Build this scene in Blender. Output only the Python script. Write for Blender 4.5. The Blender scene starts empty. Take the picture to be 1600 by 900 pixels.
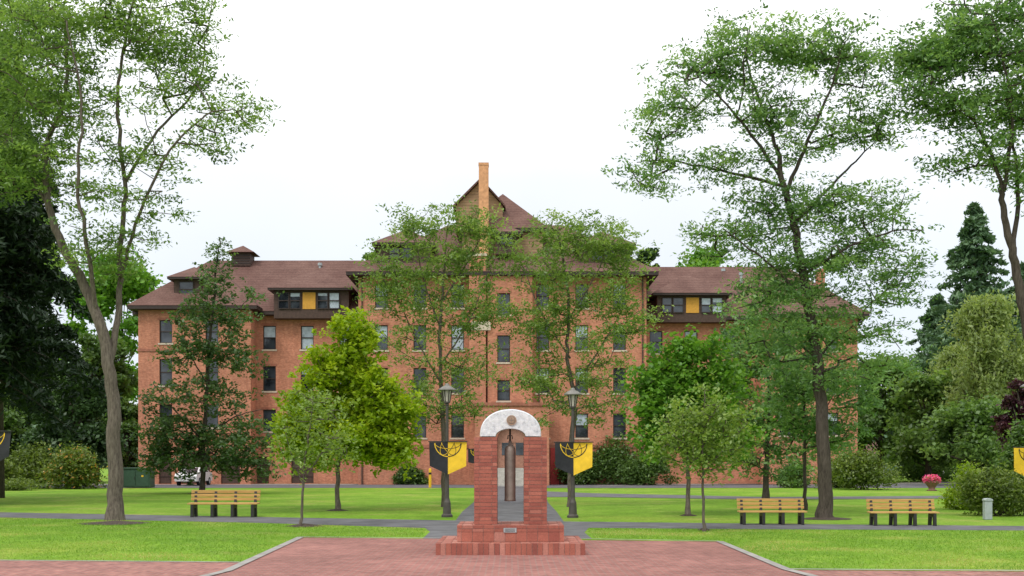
import bpy, math, numpy as np, random
from mathutils import Vector
random.seed(5)
F=1700.0; H=1.85; HY=722.0
def PX(px,Y): return (px-800.0)*Y/F
def PZ(py,Y): return H-(py-HY)*Y/F
def GY(py): return F*H/(py-HY)
def G(px,py):
    Y=GY(py); return (PX(px,Y),Y)
scene=bpy.context.scene
scene.view_settings.view_transform='Standard'
scene.view_settings.look='None'
scene.view_settings.exposure=0
# ------------------------------------------------------------ materials
def newmat(name):
    m=bpy.data.materials.new(name); m.use_nodes=True
    nt=m.node_tree; nt.nodes.clear()
    o=nt.nodes.new('ShaderNodeOutputMaterial')
    return m,nt,o
def c4(c): return (c[0],c[1],c[2],1)
def mixc(nt,fac,a,b,blend='MIX'):
    n=nt.nodes.new('ShaderNodeMix'); n.data_type='RGBA'; n.blend_type=blend
    for s,val in ((0,fac),(6,a),(7,b)):
        if isinstance(val,bpy.types.NodeSocket): nt.links.new(val,n.inputs[s])
        elif s==0: n.inputs[0].default_value=val
        else: n.inputs[s].default_value=c4(val)
    return n.outputs[2]
def ramp(nt,src,stops):
    r=nt.nodes.new('ShaderNodeValToRGB')
    e=r.color_ramp.elements
    while len(e)<len(stops): e.new(0.5)
    for i,(p,c) in enumerate(stops):
        e[i].position=p; e[i].color=c4(c) if not isinstance(c,(int,float)) else (c,c,c,1)
    nt.links.new(src,r.inputs[0]); return r.outputs[0]
def noise(nt,vec,scale,detail=4,rough=0.55):
    n=nt.nodes.new('ShaderNodeTexNoise'); n.inputs['Scale'].default_value=scale
    n.inputs['Detail'].default_value=detail; n.inputs['Roughness'].default_value=rough
    if vec is not None: nt.links.new(vec,n.inputs['Vector'])
    return n.outputs['Fac']
def pos(nt): return nt.nodes.new('ShaderNodeNewGeometry').outputs['Position']
def bsdf(nt,o,col,rough=0.8,metal=0,bump=None,bstr=0.3,bdist=0.02,spec=0.5):
    b=nt.nodes.new('ShaderNodeBsdfPrincipled')
    if isinstance(col,bpy.types.NodeSocket): nt.links.new(col,b.inputs['Base Color'])
    else: b.inputs['Base Color'].default_value=c4(col)
    b.inputs['Roughness'].default_value=rough; b.inputs['Metallic'].default_value=metal
    b.inputs['Specular IOR Level'].default_value=spec
    if bump is not None:
        bp=nt.nodes.new('ShaderNodeBump'); bp.inputs['Strength'].default_value=bstr; bp.inputs['Distance'].default_value=bdist
        nt.links.new(bump,bp.inputs['Height']); nt.links.new(bp.outputs[0],b.inputs['Normal'])
    nt.links.new(b.outputs[0],o.inputs[0]); return b
def m_plain(name,col,rough=0.7,metal=0,var=0.25,scale=6,spec=0.4):
    m,nt,o=newmat(name); p=pos(nt)
    f=noise(nt,p,scale,5)
    d=tuple(c*(1-var) for c in col); l=tuple(min(1,c*(1+var)) for c in col)
    col2=ramp(nt,f,[(0.3,d),(0.7,l)])
    bsdf(nt,o,col2,rough,metal,bump=noise(nt,p,scale*6,3),bstr=0.15,bdist=0.01,spec=spec); return m
def m_brick(name,c1,c2,mort,bw,bh,ms,plane='wall',bright=(0.75,1.2),rot=0.0,offs=0.5):
    m,nt,o=newmat(name); p=pos(nt)
    s=nt.nodes.new('ShaderNodeSeparateXYZ'); nt.links.new(p,s.inputs[0])
    cb=nt.nodes.new('ShaderNodeCombineXYZ')
    if plane=='wall':
        a=nt.nodes.new('ShaderNodeMath'); a.operation='ADD'
        nt.links.new(s.outputs[0],a.inputs[0]); nt.links.new(s.outputs[1],a.inputs[1])
        nt.links.new(a.outputs[0],cb.inputs[0]); nt.links.new(s.outputs[2],cb.inputs[1])
        vec=cb.outputs[0]
    else:
        mp=nt.nodes.new('ShaderNodeMapping'); mp.inputs['Rotation'].default_value=(0,0,rot)
        nt.links.new(p,mp.inputs[0]); vec=mp.outputs[0]
    bt=nt.nodes.new('ShaderNodeTexBrick'); bt.offset=offs
    bt.inputs['Scale'].default_value=1; bt.inputs['Brick Width'].default_value=bw; bt.inputs['Row Height'].default_value=bh
    bt.inputs['Mortar Size'].default_value=ms; bt.inputs['Mortar Smooth'].default_value=0.2
    bt.inputs['Color1'].default_value=c4(c1); bt.inputs['Color2'].default_value=c4(c2); bt.inputs['Mortar'].default_value=c4(mort)
    nt.links.new(vec,bt.inputs['Vector'])
    n1=ramp(nt,noise(nt,p,0.35,6,0.65),[(0.3,bright[0]),(0.7,bright[1])])
    n2=ramp(nt,noise(nt,p,5,4,0.7),[(0.25,0.74),(0.75,1.26)])
    mp2=nt.nodes.new('ShaderNodeMapping'); mp2.inputs['Scale'].default_value=(1.6,1.6,0.18); nt.links.new(p,mp2.inputs[0])
    n3=ramp(nt,noise(nt,mp2.outputs[0],1.0,5,0.6),[(0.35,0.88),(0.65,1.06)])
    col=mixc(nt,1.0,bt.outputs['Color'],n1,'MULTIPLY'); col=mixc(nt,1.0,col,n2,'MULTIPLY'); col=mixc(nt,1.0,col,n3,'MULTIPLY')
    bsdf(nt,o,col,0.88,bump=bt.outputs['Fac'],bstr=-0.25,bdist=0.008,spec=0.25); return m
def m_leaf(name,dark,mid,light,trans=0.4):
    m,nt,o=newmat(name)
    a=nt.nodes.new('ShaderNodeAttribute'); a.attribute_name='tint'
    col=ramp(nt,a.outputs['Fac'],[(0.05,dark),(0.5,mid),(0.95,light)])
    d=nt.nodes.new('ShaderNodeBsdfDiffuse'); t=nt.nodes.new('ShaderNodeBsdfTranslucent')
    nt.links.new(col,d.inputs[0])
    tc=mixc(nt,1.0,col,(1.35,1.35,0.75),'MULTIPLY'); nt.links.new(tc,t.inputs[0])
    mx=nt.nodes.new('ShaderNodeMixShader'); mx.inputs[0].default_value=trans
    nt.links.new(d.outputs[0],mx.inputs[1]); nt.links.new(t.outputs[0],mx.inputs[2])
    g=nt.nodes.new('ShaderNodeBsdfGlossy'); g.inputs['Roughness'].default_value=0.45; g.inputs[0].default_value=(0.8,0.85,0.8,1)
    m2=nt.nodes.new('ShaderNodeMixShader'); m2.inputs[0].default_value=0.035
    nt.links.new(mx.outputs[0],m2.inputs[1]); nt.links.new(g.outputs[0],m2.inputs[2])
    nt.links.new(m2.outputs[0],o.inputs[0]); return m
def m_bark(name,c1,c2):
    m,nt,o=newmat(name); p=pos(nt)
    mp=nt.nodes.new('ShaderNodeMapping'); mp.inputs['Scale'].default_value=(9,9,1.6); nt.links.new(p,mp.inputs[0])
    f=noise(nt,mp.outputs[0],2.2,6,0.7)
    col=ramp(nt,f,[(0.3,c1),(0.72,c2)])
    bsdf(nt,o,col,0.95,bump=f,bstr=0.8,bdist=0.04,spec=0.15); return m

M={}
def make_grass():
    m,nt,o=newmat('grass'); p=pos(nt)
    base=ramp(nt,noise(nt,p,0.16,5,0.6),[(0.32,(0.115,0.235,0.020)),(0.52,(0.175,0.315,0.030)),(0.68,(0.25,0.34,0.048))])
    mp=nt.nodes.new('ShaderNodeMapping'); mp.inputs['Scale'].default_value=(1,0.35,1); nt.links.new(p,mp.inputs[0])
    f=ramp(nt,noise(nt,mp.outputs[0],9,6,0.75),[(0.28,0.68),(0.72,1.28)])
    f2=ramp(nt,noise(nt,p,1.3,5,0.7),[(0.3,0.80),(0.7,1.15)])
    dry=ramp(nt,noise(nt,p,0.4,6,0.7),[(0.53,0.0),(0.74,0.7)])
    col=mixc(nt,dry,base,(0.40,0.35,0.12))
    col=mixc(nt,1.0,col,f,'MULTIPLY'); col=mixc(nt,1.0,col,f2,'MULTIPLY')
    bsdf(nt,o,col,0.95,bump=noise(nt,p,25,4,0.7),bstr=0.6,bdist=0.03,spec=0.1); return m
M['grass']=make_grass()
M['asphalt']=m_plain('asphalt',(0.13,0.13,0.137),0.9,var=0.28,scale=1.3,spec=0.2)
M['concrete']=m_plain('concrete',(0.30,0.285,0.265),0.9,var=0.25,scale=2.0,spec=0.2)
M['stepstone']=m_plain('pale_concrete',(0.44,0.42,0.38),0.9,var=0.15,scale=2.0,spec=0.2)
M['mulch']=m_plain('mulch',(0.06,0.042,0.03),0.95,var=0.6,scale=14)
M['paver']=m_brick('brick_pavers',(0.36,0.145,0.12),(0.26,0.095,0.082),(0.26,0.18,0.155),0.22,0.11,0.014,'floor',(0.78,1.18))
M['paver2']=m_brick('brick_pavers_diagonal',(0.38,0.16,0.13),(0.26,0.098,0.085),(0.26,0.18,0.155),0.22,0.11,0.014,'floor',(0.78,1.18),rot=math.pi/2)
M['brick']=m_brick('facade_brick',(0.60,0.228,0.130),(0.45,0.150,0.082),(0.42,0.26,0.19),0.22,0.075,0.010,'wall',(0.80,1.13))
M['brickd']=m_brick('dark_brick',(0.42,0.145,0.09),(0.34,0.105,0.062),(0.32,0.19,0.14),0.22,0.075,0.010,'wall',(0.8,1.15))
M['stone']=m_plain('sill_stone',(0.55,0.46,0.36),0.85,var=0.15)
M['trim']=m_plain('dark_trim',(0.035,0.022,0.018),0.6,var=0.3)
M['timber']=m_plain('dark_timber',(0.07,0.04,0.03),0.7,var=0.3)
M['brownpaint']=m_plain('brown_painted_wood',(0.36,0.18,0.125),0.6,var=0.2)
M['yellowwood']=m_plain('ochre_panel',(0.58,0.29,0.04),0.7,var=0.12)
M['reddoor']=m_plain('red_paint',(0.33,0.025,0.02),0.5,var=0.15)
M['tan']=m_plain('tan_brick',(0.62,0.31,0.16),0.9,var=0.22,scale=5)
M['metal']=m_plain('painted_metal',(0.035,0.034,0.032),0.45,metal=0.3,var=0.2)
M['bronzepole']=m_plain('weathered_bronze_paint',(0.075,0.066,0.056),0.5,metal=0.2,var=0.2)
M['lampcap']=m_plain('sky_sheen_grey_cap',(0.20,0.19,0.17),0.5,metal=0.2,var=0.2)  # cap colour lightened all over to stand for sky reflected on its top
M['bronze']=m_plain('bronze',(0.25,0.205,0.175),0.5,metal=0.4,var=0.25,scale=5)
M['medal']=m_plain('weathered_medallion',(0.36,0.24,0.17),0.7,metal=0.1,var=0.3,scale=40)
M['white']=m_plain('white_paint',(0.75,0.75,0.74),0.35,var=0.05)
M['greenbox']=m_plain('green_steel',(0.03,0.07,0.045),0.5,var=0.15)
M['greybox']=m_plain('grey_steel',(0.36,0.40,0.41),0.5,var=0.1)
M['yellow']=m_plain('yellow_paint',(0.75,0.45,0.02),0.5,var=0.1)
M['ybanner']=m_plain('yellow_cloth',(0.82,0.52,0.03),0.8,var=0.1)
M['kbanner']=m_plain('black_cloth',(0.022,0.023,0.027),0.8,var=0.2)
M['rubber']=m_plain('rubber',(0.02,0.02,0.02),0.8)
M['dirt']=m_plain('terracotta',(0.19,0.10,0.07),0.8)
def glass():
    m,nt,o=newmat('window_glass'); p=pos(nt)
    col=ramp(nt,noise(nt,p,0.8,2),[(0.4,(0.012,0.015,0.02)),(0.65,(0.06,0.07,0.085))])
    bsdf(nt,o,col,0.06,bump=noise(nt,p,1.5,2),bstr=0.08,bdist=0.05,spec=0.8); return m
M['glass']=glass()
M['blind']=m_plain('window_with_blind',(0.38,0.44,0.50),0.25,var=0.3,scale=2,spec=0.8)
M['lampglass']=m_plain('lamp_glass',(0.46,0.43,0.36),0.3,var=0.1)
def shingles():
    m,nt,o=newmat('roof_shingles'); p=pos(nt)
    w=nt.nodes.new('ShaderNodeTexWave'); w.bands_direction='Z'; w.inputs['Scale'].default_value=1.6; w.inputs['Distortion'].default_value=0.6; w.inputs['Detail'].default_value=3
    nt.links.new(p,w.inputs['Vector'])
    base=ramp(nt,noise(nt,p,0.5,6,0.65),[(0.3,(0.115,0.060,0.050)),(0.7,(0.185,0.107,0.088))])
    f=ramp(nt,noise(nt,p,7,5,0.75),[(0.3,0.65),(0.7,1.3)])
    g=ramp(nt,w.outputs['Fac'],[(0,0.82),(0.5,1.05)])
    col=mixc(nt,1.0,base,f,'MULTIPLY'); col=mixc(nt,1.0,col,g,'MULTIPLY')
    bsdf(nt,o,col,0.95,bump=w.outputs['Fac'],bstr=0.4,bdist=0.05,spec=0.2); return m
M['shingle']=shingles()
def siding(name,c1,c2):
    m,nt,o=newmat(name); p=pos(nt)
    w=nt.nodes.new('ShaderNodeTexWave'); w.bands_direction='Z'; w.wave_profile='SAW'; w.inputs['Scale'].default_value=1.3
    nt.links.new(p,w.inputs['Vector'])
    a=ramp(nt,w.outputs['Fac'],[(0.0,0.35),(0.18,1.0),(1.0,1.15)])
    mp=nt.nodes.new('ShaderNodeMapping'); mp.inputs['Scale'].default_value=(1,1,9); nt.links.new(p,mp.inputs[0])
    b=ramp(nt,noise(nt,mp.outputs[0],0.8,4),[(0.3,c1),(0.7,c2)])
    bsdf(nt,o,mixc(nt,1.0,b,a,'MULTIPLY'),0.8,bump=w.outputs['Fac'],bstr=0.4,bdist=0.05); return m
M['siding']=siding('cedar_siding',(0.27,0.165,0.095),(0.42,0.27,0.16))
def wood():
    m,nt,o=newmat('bench_wood'); p=pos(nt)
    mp=nt.nodes.new('ShaderNodeMapping'); mp.inputs['Scale'].default_value=(1.2,18,18); nt.links.new(p,mp.inputs[0])
    col=ramp(nt,noise(nt,mp.outputs[0],1.5,5,0.6),[(0.3,(0.40,0.22,0.055)),(0.7,(0.60,0.38,0.12))])
    bsdf(nt,o,col,0.65); return m
M['wood']=wood()
def marble():
    m,nt,o=newmat('carved_white_stone'); p=pos(nt)
    f=noise(nt,p,9,7,0.68)
    col=ramp(nt,f,[(0.32,(0.40,0.42,0.46)),(0.46,(0.62,0.64,0.68)),(0.64,(0.80,0.81,0.84))])
    bsdf(nt,o,col,0.45,bump=f,bstr=0.6,bdist=0.03); return m
M['marble']=marble()
def tintbrick():
    m,nt,o=newmat('monument_brick'); p=pos(nt)
    a=nt.nodes.new('ShaderNodeAttribute'); a.attribute_name='tint'
    col=ramp(nt,a.outputs['Fac'],[(0.0,(0.18,0.060,0.050)),(0.35,(0.28,0.083,0.060)),(0.7,(0.38,0.125,0.085)),(1.0,(0.50,0.26,0.21))])
    f=ramp(nt,noise(nt,p,40,4,0.6),[(0.25,0.82),(0.75,1.18)])
    f2=ramp(nt,noise(nt,p,2.5,4,0.7),[(0.3,0.84),(0.7,1.14)])
    col=mixc(nt,1.0,col,f,'MULTIPLY'); col=mixc(nt,1.0,col,f2,'MULTIPLY')
    bsdf(nt,o,col,0.7,bump=noise(nt,p,60,4),bstr=0.3,bdist=0.004,spec=0.35); return m
M['mbrick']=tintbrick()
M['mortar']=m_plain('mortar',(0.24,0.15,0.125),0.95,var=0.3,scale=20)
M['bark']=m_bark('bark_grey',(0.06,0.047,0.038),(0.22,0.185,0.15))
M['barkd']=m_bark('bark_dark',(0.035,0.028,0.022),(0.12,0.098,0.08))
M['lf_locust']=m_leaf('leaf_locust',(0.060,0.120,0.030),(0.15,0.26,0.060),(0.28,0.41,0.11),.5)
M['lf_locustc']=m_leaf('leaf_locust_pale',(0.085,0.155,0.035),(0.18,0.29,0.066),(0.31,0.41,0.12),.5)
M['lf_right']=m_leaf('leaf_honey_locust',(0.060,0.130,0.045),(0.145,0.275,0.088),(0.27,0.41,0.14),.5)
M['lf_lime']=m_leaf('leaf_lime_maple',(0.15,0.26,0.010),(0.33,0.46,0.016),(0.52,0.60,0.035),0.45)
M['lf_maple']=m_leaf('leaf_green_maple',(0.06,0.17,0.02),(0.14,0.31,0.032),(0.25,0.43,0.055),.45)
M['lf_young']=m_leaf('leaf_young',(0.11,0.18,0.035),(0.20,0.30,0.06),(0.32,0.42,0.10),.45)
M['lf_dark']=m_leaf('leaf_dark',(0.025,0.055,0.02),(0.058,0.115,0.035),(0.12,0.20,0.06),0.3)
M['lf_oak']=m_leaf('leaf_oak',(0.045,0.09,0.03),(0.085,0.155,0.05),(0.15,0.24,0.08),0.4)
M['lf_mid']=m_leaf('leaf_mid',(0.05,0.10,0.025),(0.11,0.20,0.044),(0.21,0.32,0.075),.4)
M['lf_fir']=m_leaf('needles_fir',(0.008,0.020,0.010),(0.017,0.036,0.017),(0.04,0.07,0.028),0.1)
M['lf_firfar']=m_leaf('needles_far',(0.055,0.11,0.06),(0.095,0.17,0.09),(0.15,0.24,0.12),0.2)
M['lf_willow']=m_leaf('leaf_weeping_birch',(0.15,0.215,0.06),(0.25,0.33,0.10),(0.38,0.44,0.17),.45)
M['lf_purple']=m_leaf('leaf_purple',(0.03,0.012,0.018),(0.07,0.022,0.035),(0.13,0.045,0.06),0.2)
M['lf_shrub']=m_leaf('leaf_shrub',(0.06,0.10,0.018),(0.15,0.215,0.036),(0.29,0.36,0.08),.4)
M['fl_pink']=m_leaf('petals_pink',(0.7,0.05,0.25),(0.85,0.10,0.38),(0.92,0.3,0.52))
M['fl_orange']=m_leaf('petals_orange',(0.65,0.30,0.05),(0.75,0.42,0.10),(0.8,0.6,0.4))

# ------------------------------------------------------------ mesh builder
WO={}
class MB:
    def __init__(s): s.v=[];s.f=[];s.m=[];s.t=[];s.mats=[]
    def mi(s,k):
        if k not in s.mats: s.mats.append(k)
        return s.mats.index(k)
    def add(s,vs,fs,k,t=0.5):
        b=len(s.v); s.v+=[tuple(p) for p in vs]; i=s.mi(k)
        for f in fs: s.f.append(tuple(b+j for j in f)); s.m.append(i); s.t.append(t)
    def quad(s,a,b,c,d,k): s.add([a,b,c,d],[(0,1,2,3)],k)
    def box(s,x0,x1,y0,y1,z0,z1,k,t=0.5):
        s.add([(x0,y0,z0),(x1,y0,z0),(x1,y1,z0),(x0,y1,z0),(x0,y0,z1),(x1,y0,z1),(x1,y1,z1),(x0,y1,z1)],
          [(0,3,2,1),(4,5,6,7),(0,1,5,4),(1,2,6,5),(2,3,7,6),(3,0,4,7)],k,t)
    def lathe(s,cx,cy,prof,n,k):
        vs=[];fs=[]
        for r,z in prof:
            for i in range(n):
                a=2*math.pi*i/n; vs.append((cx+r*math.cos(a),cy+r*math.sin(a),z))
        for j in range(len(prof)-1):
            for i in range(n):
                fs.append((j*n+i,j*n+(i+1)%n,(j+1)*n+(i+1)%n,(j+1)*n+i))
        fs.append(tuple(range(n))[::-1]); fs.append(tuple((len(prof)-1)*n+i for i in range(n)))
        s.add(vs,fs,k)
    def tube(s,pts,rad,n,k):
        pts=[Vector(p) for p in pts]; vs=[];fs=[]
        up=Vector((0.13,0.97,0.2)).normalized()
        for i,p in enumerate(pts):
            d=(pts[min(i+1,len(pts)-1)]-pts[max(i-1,0)])
            if d.length<1e-6: d=Vector((0,0,1))
            d.normalize()
            u=d.cross(up)
            if u.length<1e-3: u=d.cross(Vector((1,0,0)))
            u.normalize(); w=d.cross(u)
            r=rad[i] if hasattr(rad,'__len__') else rad
            for j in range(n):
                a=2*math.pi*j/n; vs.append(p+u*(r*math.cos(a))+w*(r*math.sin(a)))
        for i in range(len(pts)-1):
            for j in range(n):
                fs.append((i*n+j,i*n+(j+1)%n,(i+1)*n+(j+1)%n,(i+1)*n+j))
        fs.append(tuple(range(n))[::-1]); fs.append(tuple((len(pts)-1)*n+i for i in range(n)))
        s.add(vs,fs,k)
    def prism(s,poly,y0,y1,k,axis='y'):
        n=len(poly)
        if axis=='y': vs=[(a,y0,b) for a,b in poly]+[(a,y1,b) for a,b in poly]
        elif axis=='x': vs=[(y0,a,b) for a,b in poly]+[(y1,a,b) for a,b in poly]
        else: vs=[(a,b,y0) for a,b in poly]+[(a,b,y1) for a,b in poly]
        fs=[tuple(range(n)),tuple(range(2*n-1,n-1,-1))]+[(i,i+n,(i+1)%n+n,(i+1)%n) for i in range(n)]
        s.add(vs,fs,k)
    def build(s,name,origin=(0,0,0),parent=None,smooth=False,bevel=0,tint=False,**props):
        me=bpy.data.meshes.new(name)
        ox,oy,oz=origin
        me.from_pydata([(a-ox,b-oy,c-oz) for a,b,c in s.v],[],s.f)
        for k in s.mats: me.materials.append(M[k])
        me.polygons.foreach_set('material_index',s.m)
        if smooth: me.polygons.foreach_set('use_smooth',[True]*len(s.f))
        if tint:
            a=me.attributes.new('tint','FLOAT','FACE'); a.data.foreach_set('value',s.t)
        me.update()
        o=mkobj(name,me,origin,parent,**props)
        if bevel:
            b=o.modifiers.new('bevel','BEVEL'); b.width=bevel; b.segments=2; b.limit_method='ANGLE'
        return o
def mkobj(name,me,origin,parent=None,**props):
    o=bpy.data.objects.new(name,me); scene.collection.objects.link(o)
    WO[o.name]=tuple(origin)
    if parent:
        po=WO[parent.name]; o.parent=parent
        o.location=tuple(origin[i]-po[i] for i in range(3))
    else: o.location=origin
    for k,v in props.items(): o[k]=v
    return o
def empty(name,origin,parent=None,**props):
    o=mkobj(name,None,origin,parent,**props); o.empty_display_size=0.3; return o
def copy_thing(src,newloc,**props):
    def rec(o,par):
        c=o.copy(); scene.collection.objects.link(c)
        if par: c.parent=par
        for ch in o.children: rec(ch,c)
        return c
    c=rec(src,None); c.location=newloc
    for k,v in props.items(): c[k]=v
    return c

# ------------------------------------------------------------ ground
def sheet(name,poly,z,k):
    mb=MB(); n=len(poly); mb.add([(x,y,z) for x,y in poly],[tuple(range(n))],k)
    return mb.build(name,kind='structure')
sheet('ground',[(-3000,-60),(3000,-60),(3000,5000),(-3000,5000)],0,'grass')
sheet('path',[(-60,GY(800.5)),G(0,800.5),G(300,806),G(690,813),G(890,815),G(1250,819),G(1600,822),(30,GY(823)),(30,GY(829)),G(1600,829),G(1200,827),G(920,825),G(913,832),G(925,842),G(660,842),G(672,831),G(664,825),G(400,817),G(0,808.5),(-60,GY(810))],0.004,'asphalt')
sheet('path',[G(710,816),G(722,800),G(740,785),G(752,762),G(850,762),G(856,785),G(870,800),G(882,817)],0.008,'asphalt')
sheet('road',[(-90,GY(762.5)),(90,GY(762.5)),(90,91.8),(-90,91.8)],0.012,'asphalt')
sheet('path',[G(852,768),G(925,771),G(1200,777),G(1480,775),G(1700,770),G(1700,773),G(1480,779),G(1200,781),G(925,777),G(853,777)],0.016,'asphalt')
sheet('pavement',[G(920,759.5),G(1600,752),(140,110),(50,100),(33,91.8),(12,91.8)],0.020,'concrete')
sheet('pavement',[(40,150),(300,150),(300,330),(60,330)],0.02,'concrete')
sheet('pavement',[(-45,88.2),(-13,88.2),(-13,91.8),(-45,91.8)],0.016,'concrete')
LX=G(355,893)[0]; RX=G(1229,891)[0]
sheet('plaza',[G(470,840),G(1120,846.5),G(1229,891),(RX+.9,12),(LX-.9,12),G(355,893)],0.008,'paver')
sheet('footpath',[(-60,G(0,876.5)[1]),G(0,876.5),G(375,879.5),G(355,893),(LX-.9,12),(-60,12)],0.010,'paver2')
sheet('footpath',[G(1229,891),G(1600,893.5),(60,GY(894)),(60,12),(RX+.9,12)],0.010,'paver2')
def strip(name,pts,w,z,k):
    mb=MB()
    L=[];R=[]
    for i,p in enumerate(pts):
        a=pts[max(i-1,0)];b=pts[min(i+1,len(pts)-1)]
        dx,dy=b[0]-a[0],b[1]-a[1];l=math.hypot(dx,dy);nx,ny=-dy/l,dx/l
        L.append((p[0]+nx*w/2,p[1]+ny*w/2,z));R.append((p[0]-nx*w/2,p[1]-ny*w/2,z))
    for i in range(len(pts)-1): mb.quad(R[i],R[i+1],L[i+1],L[i],k)
    return mb.build(name,kind='structure')
strip('kerb',[(-60,G(0,876.5)[1]),G(0,876.5),G(375,879.5)],0.12,0.018,'concrete')
strip('kerb',[(LX-.6,14),G(355,893),G(470,840)],0.17,0.022,'concrete')
strip('kerb',[G(1124,847),G(1229,891),(RX+.6,14)],0.17,0.022,'concrete')
strip('kerb',[G(470,840),G(690,842)],0.10,0.026,'concrete')
strip('kerb',[G(905,843),G(1124,847)],0.10,0.026,'concrete')
strip('kerb',[G(1229,891),G(1600,893.5),(60,GY(894))],0.12,0.026,'concrete')
def bed(px,py,r,z=0.03):
    x,y=G(px,py); rng=random.Random(int(px))
    n=28; pts=[]
    for i in range(n):
        a=2*math.pi*i/n; q=r*(1+rng.uniform(-.12,.12)); pts.append((x+q*math.cos(a),y+q*.9*math.sin(a)))
    mb=MB(); mb.add([(x,y,z+.06)]+[(a,b,z*0.3) for a,b in pts],[(0,i+1,(i+1)%n+1) for i in range(n)],'mulch')
    mb.build('mulch_bed',kind='structure')
bed(180,818,1.05);bed(475,822.5,0.55);bed(1290,811,.8);bed(315,771,.8);bed(527,798,.4);bed(1100,829,.2);bed(1075,806,.3)

# ------------------------------------------------------------ leaves
def leaf_mesh(name,C,L,W,T,rng,keys,upb=0.6,origin=(0,0,0),mi=None,droop=0):
    C=np.asarray(C,float); n=len(C)
    nn=rng.normal(size=(n,3)); nn[:,2]=np.abs(nn[:,2])+upb
    nn/=np.linalg.norm(nn,axis=1)[:,None]
    r=rng.normal(size=(n,3)); r[:,2]-=droop
    u=r-nn*np.sum(r*nn,axis=1)[:,None]; u/=np.linalg.norm(u,axis=1)[:,None]+1e-9
    v=np.cross(nn,u)
    s=rng.uniform(0.65,1.3,size=(n,1))
    Lh=u*(L*0.5)*s; Wh=v*(W*0.5)*s
    C=C-np.array(origin)
    V=np.stack([C-Lh,C+Wh-Lh*0.1,C+Lh,C-Wh-Lh*0.1],axis=1).reshape(-1,3)
    me=bpy.data.meshes.new(name)
    me.vertices.add(4*n); me.vertices.foreach_set('co',V.ravel())
    me.loops.add(4*n); me.loops.foreach_set('vertex_index',np.arange(4*n,dtype=np.int32))
    me.polygons.add(n); me.polygons.foreach_set('loop_start',np.arange(0,4*n,4,dtype=np.int32))
    for k in keys: me.materials.append(M[k])
    if mi is not None: me.polygons.foreach_set('material_index',np.asarray(mi,dtype=np.int32))
    a=me.attributes.new('tint','FLOAT','FACE'); a.data.foreach_set('value',np.clip(T,0,1).astype(np.float32))
    me.update(calc_edges=True)
    return me
def catmull(P,n=5):
    P=[Vector(p) for p in P]; out=[]
    for i in range(len(P)-1):
        p0=P[max(i-1,0)];p1=P[i];p2=P[i+1];p3=P[min(i+2,len(P)-1)]
        for j in range(n):
            t=j/n
            out.append(0.5*((2*p1)+(p2-p0)*t+(2*p0-5*p1+4*p2-p3)*t*t+(3*p1-p0-3*p2+p3)*t**3))
    out.append(P[-1]); return out
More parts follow.
